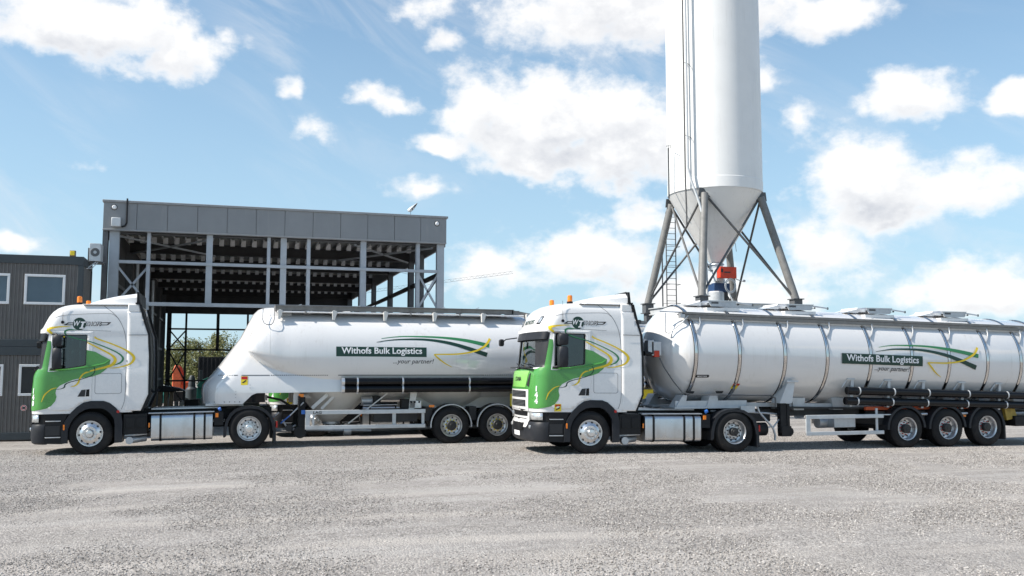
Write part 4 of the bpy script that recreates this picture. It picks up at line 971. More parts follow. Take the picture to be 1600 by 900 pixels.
# ------------------------------------------------------------------ ringed liquid tank trailer
def make_liquid(loc):
    X0 = 10.24; ORG[0] = Vector((X0, 0, 0)); SL = -.020
    T = empty('liquid_tank_trailer', (loc[0]+X0, loc[1], loc[2]), 'long white liquid tank trailer with chrome rings behind the 144 tractor', 'tank trailer')
    r = 1.25; zc = lambda x: 2.47+SL*(x-2.7)
    prof = [(1.98,.02),(2.0,.25),(2.05,.5),(2.13,.72),(2.25,.92),(2.38,1.05),(2.52,1.15),(2.66,1.215),(2.82,1.245),(2.95,1.25),(3.6,1.25),(5.5,1.25),(7.5,1.25),(9.5,1.25),(11.5,1.25),(13.9,1.25),(14.1,1.2),(14.3,1.0),(14.42,.7),(14.5,.2)]
    rings = [[(x, q*math.cos(2*math.pi*k/64), zc(x)+q*math.sin(2*math.pi*k/64)) for k in range(64)] for x, q in prof]
    brl = MB().loft(rings); brl.build('tank', 'tank_white', T, smooth=50); bt = bvh_of(brl)
    P = lambda loops, n, m, **k: wrap(flat_bm(loops if isinstance(loops[0][0], (tuple, list)) else [loops]), bt, n, m, T, **k)
    RX = (2.725,3.94,5.246,6.50,7.83,9.13,10.34,11.626,12.774,13.7)
    for x in RX:
        q = MB(); q.lathe([(-.056,1.249),(-.054,1.253),(.054,1.253),(.056,1.249)], (x+.03,0,zc(x)), 'x', 72, 'black_plastic'); q.lathe([(-.040,1.249),(-.034,1.262),(-.015,1.270),(.015,1.270),(.034,1.262),(.040,1.249)], (x+.03,0,zc(x)), 'x', 72, 'ring_steel'); q.build('ring', 'ring_steel', T, smooth=50)
    # catwalk on the near side and far side
    rz = lambda x: 3.405+(x-2.86)*-.019
    q = MB()
    for s in (-1,):
        q.beam((2.50,s*1.0,rz(2.5)+.045),(13.2,s*1.0,rz(13.2)+.045), .04, .05); q.beam((2.55,s*.98,rz(2.55)-.03),(13.2,s*.98,rz(13.2)-.03), .05, .085)
        q.beam((2.5,s*.82,rz(2.5)+.075),(13.2,s*.82,rz(13.2)+.075), .36, .012)
        q.beam((13.3,s*.98,rz(13.2)+.03),(14.2,s*.98,rz(14.2)+.03), .04, .14)
    for k in range(9): q.beam((2.9+k*1.3,-.95,rz(2.9+k*1.3)+.02),(2.9+k*1.3,-.6,rz(2.9+k*1.3)+.02), .04, .05)
    q.build('walkway', 'walkway', T)
    MB().beam((2.6,-.93,rz(2.6)-.085),(13.2,-.93,rz(13.2)-.085), .02, .03).build('walkway_rail', 'white_paint', T)
    for x in RX[:-1]:
        z0 = rz(x); a = R(52); 
        q = MB(); q.tube([(x+.27,-1.0,z0-.05),(x+.275,-1.03,z0-.19),(x+.20,-1.10,z0-.32),(x+.07,-1.17,z0-.43)], .017, 7)
        q.beam((x+.0,-.97,z0-.05),(x+.03,-.92,zc(x)+.84), .05,.04); q.tube([(x+.03,-.97,z0-.10),(x+.22,-1.03,z0-.22)], .009, 5); q.build('walkway_bracket', 'galv', T)
    # manlids and spill boxes
    for x in (3.1,3.9,6.2,8.7,11.2,12.9):
        if x in (3.1, 12.9): continue
        q = MB(); z = zc(x)+1.195
        q.box(x-.46,x+.48,-.58,.5,z-.08,z+.0,'white_paint')
        q.prism([(x-.34,z+.03),(x+.34,z+.03),(x+.40,z+.17),(x-.43,z+.17)], -.60, -.565,'galv'); q.box(x-.42,x+.42,-.56,.45,z+.07,z+.09,'alu')
        q.box(x-.43,x+.40,-.62,-.56,z+.168,z+.186,'alu'); q.lathe([(.07,.27),(.17,.27),(.21,.22),(.23,0)], (x-.05,-.05,z), 'z', 24, 'alu')
        for dx in (-.45,.42): q.tube([(x+dx,-.6,z+.09),(x+dx,-.64,z+.09)], .02, 8, 'black_plastic')
        q.box(x-.34,x-.14,-.605,-.60,z+.10,z+.15,'steel_mid'); q.tube([(x+.45,-.5,z+.15),(x+.95,-.45,z+.10)], .02, 7, 'galv'); q.tube([(x+.95,-.45,z+.07),(x+.95,-.45,z+.13)], .022, 7, 'black_plastic')
        q.prism([(x-.95,z+.06),(x-.55,z+.16),(x-.52,z+.20),(x-.50,z+.06)], -.35, .35, 'white_paint')
        q.build('manlid', 'alu', T)
    # head bar and hoop, hose valve
    q = MB(); q.tube([(2.0,-.80,3.50),(2.9,-.98,3.47)], .018, 7); q.tube([(2.14,-.83,3.46),(2.13,-.85,3.16),(2.12,-.87,2.98),(2.19,-.90,2.95),(2.50,-1.02,3.22),(2.68,-1.0,3.40)], .015, 7); q.box(2.46,2.58,-1.02,-.90,3.34,3.45); q.build('grab_hoop', 'galv', T)
    q = MB(); q.box(1.62,1.78,-.90,-.70,2.42,2.78,'galv'); q.tube([(1.5,-.9,2.45),(1.9,-.8,2.45)], .06, 10,'black_plastic'); q.box(1.78,1.92,-.92,-.8,2.36,2.52,'red_orange'); q.box(1.72,1.98,-.9,-.4,2.40,2.74,'galv_light'); q.build('air_valve', 'galv', T, bevel=.01)
    q = MB(); q.tube([(1.90,-.95,2.34),(2.0,-1.0,2.10),(2.20,-1.1,1.75),(2.40,-1.15,1.50),(2.60,-1.17,1.44),(4.85,-1.17,1.40)], .016, 7); q.tube([(4.85,-1.17,1.40),(5.0,-1.17,1.34),(5.02,-1.15,1.1)], .02, 7); q.build('air_line', 'steel_mid', T)
    # cradle and supports
    q = MB(); 
    for x, dx in ((2.55,0),(3.35,0)): q.prism([(x,1.52),(x+.2,1.52),(x+.16,1.46),(x+.04,1.46)], -1.14,-1.08)
    q.build('ring_bracket', 'black_plastic', T)
    q = MB()
    for s in (-1, 1):
        ya, yb = s*1.05, s*.2
        q.box(2.25,4.45,min(ya,yb),max(ya,yb),1.09,1.13); q.prism([(2.30,1.12),(2.55,1.12),(2.62,1.42),(2.5,1.42)], s*1.0, s*.6); q.prism([(3.15,1.12),(3.5,1.12),(3.45,1.42),(3.25,1.42)], s*1.0, s*.6)
        q.box(2.3,4.3,s*.95-.02,s*.95+.02,1.12,1.28)
        q.prism([(5.14,1.20),(5.50,1.20),(5.60,1.75),(5.40,1.75)], s*1.15, s*.75); q.box(5.34,5.68,s*1.17-.02,s*1.17+.02,1.735,1.775)
    q.build('cradle', 'galv_light', T)
    q = MB(); q.box(4.05,4.45,-1.1,-1.0,.98,1.14); q.build('document_box', 'galv', T)
    for s in (-1, 1):
        q = MB(); q.box(5.20,5.38,s*1.0-.08,s*1.0+.08,.45,1.20); q.box(5.22,5.50,s*1.0-.10,s*1.0+.10,.36,.62); q.lathe([(-.09,.11),(.09,.11)], (5.46,s*1.0,.48), 'y', 18, cap=True); q.box(5.38,5.46,s*1.0-.1,s*1.0+.1,.62,1.18)
        for k in range(8): q.lathe([(0,0),(0,.015),(.01,.015)], (5.16, s*1.0-.05, .5+k*.08), 'y', 8)
        q.build('landing_leg', 'black_plastic', T, bevel=.01)
    q = MB(); q.tube([(4.55,-1.05,1.12),(4.60,-1.05,.98),(4.97,-1.08,.58),(5.03,-1.08,.40),(5.02,-1.08,.27)], .028, 8); q.tube([(4.98,-1.08,.60),(5.2,-1.0,.78)], .02, 8); q.tube([(4.08,-.95,1.0),(4.52,-.95,.60),(4.60,-.95,.35)], .024, 8); q.tube([(3.3,-.9,1.02),(4.4,-.9,.98),(5.2,-.9,.92)], .025, 8); q.build('pipework', 'galv', T)
    q = MB(); q.lathe([(-.25,.0),(-.25,.17),(.25,.17),(.25,0)], (4.85,-.5,.52), 'x', 18); q.box(4.3,5.2,-.6,.6,.72,1.02); q.box(5.5,8.8,-.5,-.38,.85,1.1); q.box(5.5,13.6,.38,.5,.85,1.1); q.box(8.0,13.6,-.5,-.38,.85,1.1); q.beam((5.5,-.75,1.08),(8.3,-.75,1.02),.06,.05); q.build('chassis', 'steel_dark', T)
    # beams and saddles under the tank
    q = MB(); q.beam((4.5,-.6,1.16),(13.6,-.6,.98),.10,.10); q.beam((4.5,.6,1.16),(13.6,.6,.98),.10,.10)
    for x in (6,7.2,8.4,9.6,10.8,12,13.2): q.prism([(x-.15,1.0),(x+.15,1.0),(x+.2,1.32),(x-.2,1.32)], -.7, .7)
    q.build('tank_saddle', 'galv_light', T)
    MB().box(7.9,12.5,-.92,-.84,.985,1.075).build('subframe', 'machine_orange', T)
    q = MB(); q.prism([(12.28,1.05),(12.62,1.05),(12.74,.72),(12.36,.66)], -1.1, -.6); q.build('wheel_chock', 'dirty_yellow', T, bevel=.01)
    # side guard
    q = MB(); q.box(5.84,8.20,-1.24,-1.20,.795,.895); q.box(5.84,8.20,-1.24,-1.20,.375,.470); q.box(5.84,5.97,-1.237,-1.197,.375,.895); q.box(7.98,8.05,-1.2,-1.17,.42,1.05); q.box(8.2,8.5,-1.22,-1.2,.86,.89); q.build('side_guard', 'galv_light', T, bevel=.008)
    q = MB(); q.box(6.85,7.5,-1.0,-.6,.55,.84); q.lathe([(-.25,0),(-.25,.16),(.25,.16),(.25,0)], (6.85,-.6,.68), 'x', 18); q.build('air_tank', 'galv', T, bevel=.01)
    # hose tubes
    pz = lambda x, z: z-.030*(x-7.09)
    for z, xs in ((1.51,7.12),(1.245,7.06)):
        q = MB(); q.tube([(xs,-1.20,pz(xs,z)),(13.9,-1.20,pz(13.9,z))], .103, 18); q.build('hose_tube', 'black_gloss', T)
        q = MB()
        for x in (xs+.34,xs+1.42,xs+2.53,xs+3.84,xs+5.15): q.tube([(x-.017,-1.2,pz(x,z)),(x+.017,-1.2,pz(x,z))], .110, 18)
        q.build('tube_clamp', 'galv_light', T)
    q = MB()
    for x in (7.3,8.45,9.55,10.85,12.1):
        q.box(x-.11,x+.13,-1.14,-1.10,pz(x,1.80),pz(x,1.83)); q.beam((x-.1,-1.10,pz(x,1.80)),(x-.18,-1.0,pz(x,1.6)), .03, .03); q.prism([(x+.03,pz(x,1.80)),(x+.12,pz(x,1.80)),(x+.04,pz(x,1.1)),(x-.04,pz(x,1.1))], -1.10, -1.0)
    q.build('tube_bracket', 'galv', T)
    # label
    s0 = -.028
    BL = lambda x, z: (x, z+s0*(x-6.95))
    P([BL(6.95,2.215),BL(9.48,2.215),BL(9.48,2.481),BL(6.95,2.481)], 'name_band', 'dark_green', off=.022, step=.12)
    sticker_text('Withofs Bulk Logistics', 7.09, 2.29, .235, 'white_decal', bt, T, bold=.022, width=2.26, off=.025, slope=s0)
    sticker_text('...your partner!', 7.97, 2.045, .17, 'black_decal', bt, T, shear=.25, bold=.006, width=1.10, off=.022, slope=s0-.01)
    P(stroke([(8.12,2.635),(8.4,2.675),(8.80,2.692),(9.725,2.665),(10.6,2.56),(11.33,2.42)], [.012,.02,.03,.05,.085,.11]), 'swoosh', 'mid_green', off=.021, step=.12)
    P(stroke([(8.0,2.518),(8.3,2.56),(8.691,2.588),(9.512,2.565),(10.342,2.415),(11.24,2.11)], [.012,.022,.035,.06,.09,.125]), 'swoosh', 'dark_green', off=.023, step=.12)
    P(stroke([(11.34,2.65),(11.24,2.52),(11.09,2.42),(10.76,2.29),(10.333,2.235),(9.95,2.235),(9.66,2.242)], [.065,.06,.055,.045,.04,.035,.03]), 'swoosh', 'yellow', off=.025, step=.12)
    P(stroke([(9.64,2.245),(9.76,2.13),(9.92,1.98),(10.12,1.86)], [.03,.045,.03,.01]), 'swoosh', 'yellow', off=.0255, step=.12)
    P(round_rect(2.80,3.17,1.855,1.925,.034), 'maker_plate', 'black_decal', off=.004, step=.2)
    sticker_text('MAGYAR', 2.85, 1.873, .05, 'white_decal', bt, T, bold=.01, width=.26, off=.007)
    P([(3.87,1.58),(4.05,1.56),(4.10,1.70),(3.92,1.715)], 'warning_sticker', 'sign_yellow', off=.004, step=.2); P([(3.90,1.66),(4.08,1.65),(4.10,1.70),(3.92,1.715)], 'warning_sticker', 'red_lens', off=.006, step=.2)
    # axles
    for x in (8.92, 10.24, 11.55):
        zz = -.0
        MB().tube([(x,-.9,.5),(x,.9,.5)], .075, 12).build('axle', 'steel_dark', T)
        for s in (-1, 1):
            w = tyre_obj(x, s*1.25, .5, .5, .385, T, out=s); rim_deep(x, s*1.25, .5, w, s=-s, depth=.13, hub='hub_dark', hubr=.12, hubout=.10, accent='red_lens')
            q = MB(); guard_arc(q, x, .5, s*1.21, s*.82, .60, .575, -92, 88); guard_arc(q, x, .5, s*1.24, s*1.205, .61, .545, -92, 88); q.build('mudguard', 'grey_plastic', T, smooth=40)
    q = MB()
    for x in (8.3, 9.6, 10.9, 12.25): q.box(x-.12,x+.12,-1.0,1.0,.60,.95)
    q.box(12.14,12.18,-1.22,-.85,.15,.6); q.build('suspension', 'steel_dark', T)
    q = MB()
    for x in (9.55,10.87): q.tube([(x-.12,-1.12,.87),(x+.12,-1.12,.87)], .035, 8)
    q.build('tail_bracket', 'alu', T)
    MB().box(10.82,10.93,-1.15,-1.1,.78,.83).build('side_marker', 'orange_lens', T)
    q = MB(); q.box(12.55,14.3,-1.2,1.2,.50,.78); q.build('rear_bumper', 'black_plastic', T, bevel=.02)
    return T
make_liquid((XB, 21.85, -.012))
ORG[0] = Vector((0,0,0))

# ------------------------------------------------------------------ container offices
def container(x1, z0, label, wins, group):
    x0 = x1-6.06; y0, y1 = 30.36, 32.3; h = 2.72
    T = empty('office_container', ((x0+x1)/2, y0, z0), label, 'container', group); ORG[0] = Vector(((x0+x1)/2, y0, z0))
    q = MB(); z1 = z0+h
    # corrugated front with window openings: vertical trapezoid ribs
    def corr(xa, xb, za, zb):
        x = xa; pts = []
        while x < xb-.001:
            for dx, dy in ((0,0),(.035,.0),(.05,.022),(.085,.022),(.10,0)): pts.append((min(x+dx, xb), y0+.03+dy))
            x += .10
        pts.append((xb, y0+.03)); vs = [(a, b, za) for a, b in pts]+[(a, b, zb) for a, b in pts]; n = len(pts)
        q.add(vs, [(i, i+1, n+i+1, n+i) for i in range(n-1)])
    lo, hi = z0+.22, z1-.26
    xs = x0+.12
    for wx0, wx1, wz0, wz1 in sorted(wins):
        corr(xs, wx0, lo, hi); corr(wx0, wx1, lo, wz0); corr(wx0, wx1, wz1, hi); xs = wx1
    corr(xs, x1-.12, lo, hi); q.build('cladding', 'container_clad', T, smooth=0)
    q = MB()
    n = 60; pts = [(y0+.12+(y1-y0-.2)*k/n, x1-.05+(.02 if k % 3 else 0)) for k in range(n+1)]
    q.add([(b, a, lo) for a, b in pts]+[(b, a, hi) for a, b in pts], [(i, i+1, n+1+i+1, n+1+i) for i in range(n)]); q.build('end_wall', 'container_clad', T, smooth=0)
    q = MB(); q.box(x0,x1,y0,y0+.14,z0,lo); q.box(x0,x1,y0,y0+.14,hi,z1); q.box(x0,x0+.12,y0+.002,y0+.13,lo,hi); q.box(x1-.16,x1,y0+.002,y0+.13,lo,hi)
    q.box(x1-.12,x1-.002,y0+.14,y1,z0,lo); q.box(x1-.12,x1-.002,y0+.14,y1,hi,z1); q.box(x1-.14,x1,y1-.14,y1,lo,hi); q.box(x0,x1-.12,y0+.2,y1,z1-.06,z1-.01); q.box(x0,x1,y1-.1,y1-.02,z0,z1-.1)
    q.build('frame', 'container_frame', T, bevel=.012)
    MB().box(x0+.2,x1-.2,y0+.9,y0+.95,z0+.2,z1-.2).build('room_partition', 'interior', T)
    for wx0, wx1, wz0, wz1 in wins:
        q = MB(); f = .07
        q.box(wx0,wx1,y0-.01,y0+.08,wz0,wz0+f); q.box(wx0,wx1,y0-.01,y0+.08,wz1-f,wz1); q.box(wx0,wx0+f,y0-.008,y0+.078,wz0+f,wz1-f); q.box(wx1-f,wx1,y0-.008,y0+.078,wz0+f,wz1-f)
        w = q.build('window', 'window_frame', T, bevel=.006)
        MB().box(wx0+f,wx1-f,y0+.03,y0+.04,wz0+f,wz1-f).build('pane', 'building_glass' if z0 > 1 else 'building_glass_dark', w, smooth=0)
        MB().box(wx0+f,wx1-f,y0+.024,y0+.028,wz0+f+.45*(wz1-wz0),wz1-f-.0).build('blind', 'steel_mid', w, smooth=0) if 0 else None
    return T
container(-4.22, 2.72, 'upper grey corrugated office container, stacked on top of the other one', [(-5.80,-4.70,3.97,4.87),(-7.30,-6.19,3.97,4.87)], 'stacked office containers')
container(-4.22, .0, 'lower grey corrugated office container standing on the gravel', [(-5.84,-4.74,1.28,2.20),(-7.40,-6.25,1.28,2.20)], 'stacked office containers')
ORG[0] = Vector((0,0,0))
q = MB(); q.lathe([(0,0),(0,.085),(.01,.085)], (-5.66,30.325,.93), 'y', 20, 'white_decal'); q.lathe([(-.004,.055),(-.004,.075),(.0,.075)], (-5.66,30.325,.93), 'y', 20, 'red_lens'); q.box(-5.70,-5.62,30.318,30.322,.90,.96,'black_decal')
tagp(q.build('round_sign', 'white_decal'), 'small round prohibition sign on the lower container wall', 'sign')
q = MB(); q.box(-4.62,-4.46,30.36,30.5,5.44,5.62,'wood'); q.box(-4.60,-4.48,30.33,30.36,5.47,5.60,'sign_yellow')
tagp(q.build('roof_lamp', 'wood', bevel=.01), 'small beige lamp box on the roof edge of the upper container', 'lamp')
q = MB(); q.box(-4.20,-3.88,31.3,31.9,5.42,5.98,'galv_light'); q.lathe([(-.01,.05),(-.01,.13),(.01,.14)], (-4.04,31.30,5.70), 'y', 20, 'steel_mid'); q.box(-4.26,-3.8,31.4,31.8,5.36,5.42,'steel_mid'); q.tube([(-4.0,31.35,5.4),(-4.3,31.3,5.15),(-4.4,31.2,5.05)], .02, 6, 'galv_light'); q.tube([(-3.95,31.35,5.4),(-4.1,31.3,5.2),(-4.3,31.1,5.15)], .015, 6, 'galv_light')
q.box(-4.32,-4.28,31.85,32.4,5.5,5.9,'steel_mid')
tagp(q.build('air_conditioner', 'galv_light', bevel=.01), 'boxy pale air conditioner unit between the containers and the shed', 'air conditioner')

# ------------------------------------------------------------------ steel shed
def shed():
    X0, X1, Y0, Y1 = -3.97, 7.40, 32.4, 58.6; cx = (X0+X1)/2
    T = empty('steel_shed', (cx, Y0, 0), 'large open grey steel shed with panelled fascia, standing behind the powder trailer', 'shed'); ORG[0] = Vector((cx, Y0, 0))
    n = 12; xs = [X0+.004]+[X0+1.02+(X1-X0-1.02)*k/(n-1)*1.0 for k in range(n)]
    xs[-1] = X1
    for a, b in zip(xs, xs[1:]): MB().box(a+.006,b-.006,Y0-.16,Y0-.06,6.60,7.46).build('fascia_panel', 'fascia', T, bevel=.004)
    q = MB(); q.box(X0-.03,X1+.05,Y0-.20,Y0+.1,7.462,7.54); q.box(X0,X1,Y0-.17,Y0,6.54,6.598); q.box(X0,X1,Y0-.055,Y0,6.60,7.46); q.build('fascia_trim', 'fascia_trim', T, bevel=.01)
    for s, x in ((0, X0), (1, X1)):
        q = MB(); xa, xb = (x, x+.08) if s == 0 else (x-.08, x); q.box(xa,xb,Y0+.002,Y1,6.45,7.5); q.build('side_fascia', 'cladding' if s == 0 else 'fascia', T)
    # roof: trapezoid deck, ribs run front to back
    q = MB(); x = X0+.1; pts = []
    while x < X1-.1:
        for dx, z in ((0,6.98),(.17,6.98),(.21,7.12),(.36,7.12),(.40,6.98)): pts.append((x+dx, z))
        x += .40
    N = len(pts); q.add([(a, Y0+.1, b) for a, b in pts]+[(a, Y1, b) for a, b in pts], [(i, i+1, N+i+1, N+i) for i in range(N-1)]); q.build('roof_deck', 'deck', T, smooth=0)
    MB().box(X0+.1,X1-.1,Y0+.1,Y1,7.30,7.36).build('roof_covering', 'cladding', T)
    for k in range(6):
        y = Y0+.3+k*(Y1-Y0-.6)/5
        q = MB(); q.box(X0+.3,X1-.3,y-.11,y+.11,6.50,6.54); q.box(X0+.3,X1-.3,y-.012,y+.012,6.54,6.86); q.box(X0+.3,X1-.3,y-.11,y+.11,6.86,6.90)
        q.build('roof_beam', 'steel_dark' if k else 'steel_mid', T)
        if 0 < k < 6:
            for xx in (X0+.3, X1-.22):
                w = MB(); w.box(xx-.11,xx+.11,y-.15,y-.13,0,6.5); w.box(xx-.11,xx+.11,y+.13,y+.15,0,6.5); w.box(xx-.012,xx+.012,y-.13,y+.13,0,6.5); w.build('column', 'steel_mid', T)
    for k in range(10):
        y = Y0+1.7+k*2.62
        q = MB(); xx = X0+.4
        for j in range(27): q.box(xx+j*.40-.04,xx+j*.40+.13,y-.06,y+.06,6.74,6.975); q.box(xx+j*.40-.04,xx+j*.40-.01,y-.9,y+.06,6.88,6.975)
        q.build('lit_rib_ends', 'white_decal', T)  # white blocks paint in the sunlit ends of the deck ribs
    # roof wind braces in the front bay
    for a, b in (((X0+.4,Y0+.4,6.45),(X0+3.4,Y0+5.2,6.45)),((X0+3.4,Y0+.4,6.45),(X0+.4,Y0+5.2,6.45)),((X1-.4,Y0+5.2,6.45),(X1-3.2,Y0+.4,6.45)),((X1-3.2,Y0+5.2,6.45),(X1-.4,Y0+.4,6.45))): MB().beam(a, b, .06, .06).build('wind_brace', 'steel_blue', T)
    # front posts
    for x, w, z0, mt in ((-3.62,.30,0,'steel_blue'),(-2.57,.11,3.2,'steel_blue'),(-.67,.20,4.2,'steel_blue'),(1.25,.11,4.2,'steel_blue'),(1.74,.20,0,'steel_blue'),(2.58,.12,0,'steel_blue'),(4.46,.20,0,'steel_blue'),(6.40,.13,0,'steel_blue'),(7.22,.26,0,'steel_blue')):
        q = MB(); q.box(x-w/2,x+w/2,Y0-.02,Y0+.01,z0,6.54); q.box(x-w/2,x+w/2,Y0+.18,Y0+.20,z0,6.54); q.box(x-.012,x+.012,Y0+.01,Y0+.18,z0,6.54)
        if w > .25: q.box(x-w/2,x-w/2+.015,Y0+.01,Y0+.18,z0,6.54)
        q.build('front_post', mt, T, bevel=.003)
    MB().box(X0+.0,X0+.16,Y0-.05,Y0+.25,0,6.54).build('corner_flashing', 'steel_mid', T)
    q = MB(); q.box(-3.46,7.1,Y0-.06,Y0-.025,5.50,5.60); q.box(-3.46,7.1,Y0-.025,Y0+.05,5.50,5.515); q.build('girt', 'steel_blue', T)
    q = MB(); q.box(-3.46,7.1,Y0-.06,Y0-.025,4.13,4.25); q.box(-3.46,7.1,Y0-.025,Y0+.05,4.13,4.145); q.build('girt', 'steel_blue', T)
    for a, b in (((-3.48,5.38),(-2.60,4.25)),((-2.60,5.38),(-3.48,4.25)),((6.44,5.42),(7.12,4.25)),((7.12,5.42),(6.44,4.25)),((6.44,4.1),(7.12,2.9)),((7.12,4.1),(6.44,2.9))): MB().beam((a[0],Y0+.08,a[1]),(b[0],Y0+.08,b[1]), .05, .07).build('cross_brace', 'steel_blue', T)
    # left wall, clad
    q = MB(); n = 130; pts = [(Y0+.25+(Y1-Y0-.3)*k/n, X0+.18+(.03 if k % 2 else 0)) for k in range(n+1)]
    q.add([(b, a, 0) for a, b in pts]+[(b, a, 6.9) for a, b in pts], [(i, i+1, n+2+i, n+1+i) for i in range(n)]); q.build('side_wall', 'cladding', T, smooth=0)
    q = MB()
    for z in (1.5,3.2,4.9): q.box(X0+.22,X0+.30,Y0+.4,Y1-.2,z,z+.12)
    q.build('girt', 'steel_mid', T)
    for y in (38.2, 42.5, 46.0): MB().tube([(X0+.55,y,0),(X0+.55,y,6.2)], .08, 10).build('downpipe', 'galv', T)
    # right side rails
    q = MB(); q.beam((X1-.22,Y0+.3,5.45),(X1-.22,Y1,5.45), .10, .16); q.beam((X1-.22,Y0+.3,4.0),(X1-.22,Y1,4.0), .10, .14)
    q.beam((X1-.2,Y0+.3,5.4),(X1-.2,Y0+5.4,4.1),.05,.05); q.build('side_rail', 'steel_dark', T)
    # inner frame on right (dark side column 2.8 m in)
    w = MB(); w.box(X1-.42,X1-.18,Y0+2.9,Y0+3.2,0,6.5); w.build('column', 'steel_mid', T)
    # back wall frame
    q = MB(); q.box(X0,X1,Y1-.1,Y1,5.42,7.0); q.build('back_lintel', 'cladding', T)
    q = MB()
    for x, w_ in ((-3.35,.25),(-2.40,.12),(-.60,.18),(1.12,.12),(1.55,.18),(3.3,.12),(5.1,.18),(7.2,.25)): q.box(x-w_/2,x+w_/2,Y1-.2,Y1-.1,0 if x != -.60 else 3.2,5.42)
    for z in (4.50,3.27,1.44): q.box(X0+.5,X1-.2,Y1-.2,Y1-.12,z-.05,z+.05)
    for a, b in (((-3.3,4.40),(-2.42,3.35)),((-2.42,4.40),(-3.3,3.35)),((-3.3,3.15),(-2.42,1.5)),((-2.42,3.15),(-3.3,1.5)),((-3.3,1.4),(-2.42,.1))): q.beam((a[0],Y1-.15,a[1]),(b[0],Y1-.15,b[1]), .06, .08)
    q.build('back_frame', 'steel_dark', T)
    # fittings on the fascia
    for x, z in ((-3.64,7.30),(7.05,7.26)):
        q = MB(); q.lathe([(-.06,0),(-.06,.05),(-.03,.07),(0,.075)], (x,Y0-.165,z), 'y', 18, 'white_decal'); q.lathe([(-.01,.085),(.0,.095)], (x,Y0-.163,z), 'y', 18, 'black_plastic', cap=True); q.build('round_lamp', 'white_decal', T)
    MB().box(-3.70,-3.42,Y0-.30,Y0-.165,6.66,6.95).build('junction_box', 'galv_light', T, bevel=.02)
    MB().tube([(-3.25,Y0-.21,7.60),(-3.25,Y0-.215,6.80),(-3.29,Y0-.21,6.70),(-3.40,Y0-.21,6.66)], .028, 8).build('cable', 'black_plastic', T)
    return T
shed(); ORG[0] = Vector((0,0,0))
# gull on the shed roof
q = MB(); q.tube([(6.02,32.3,7.66),(6.08,32.3,7.72),(6.17,32.3,7.80),(6.27,32.3,7.90),(6.34,32.3,7.99)], [.025,.075,.07,.04,.008], 10, 'galv_light'); q.tube([(5.99,32.3,7.70),(6.03,32.3,7.72)], [.02,.035], 8, 'white_decal'); q.tube([(6.1,32.3,7.75),(6.1,32.3,7.54)], .008, 5, 'steel_mid'); q.tube([(6.12,32.27,7.74),(6.33,32.27,7.97)], [.05,.012], 6, 'grey_plastic')
tagp(q.build('roof_seagull', 'galv_light', smooth=60), 'slim spotlight pointing up from the right end of the shed roof edge', 'seagull')

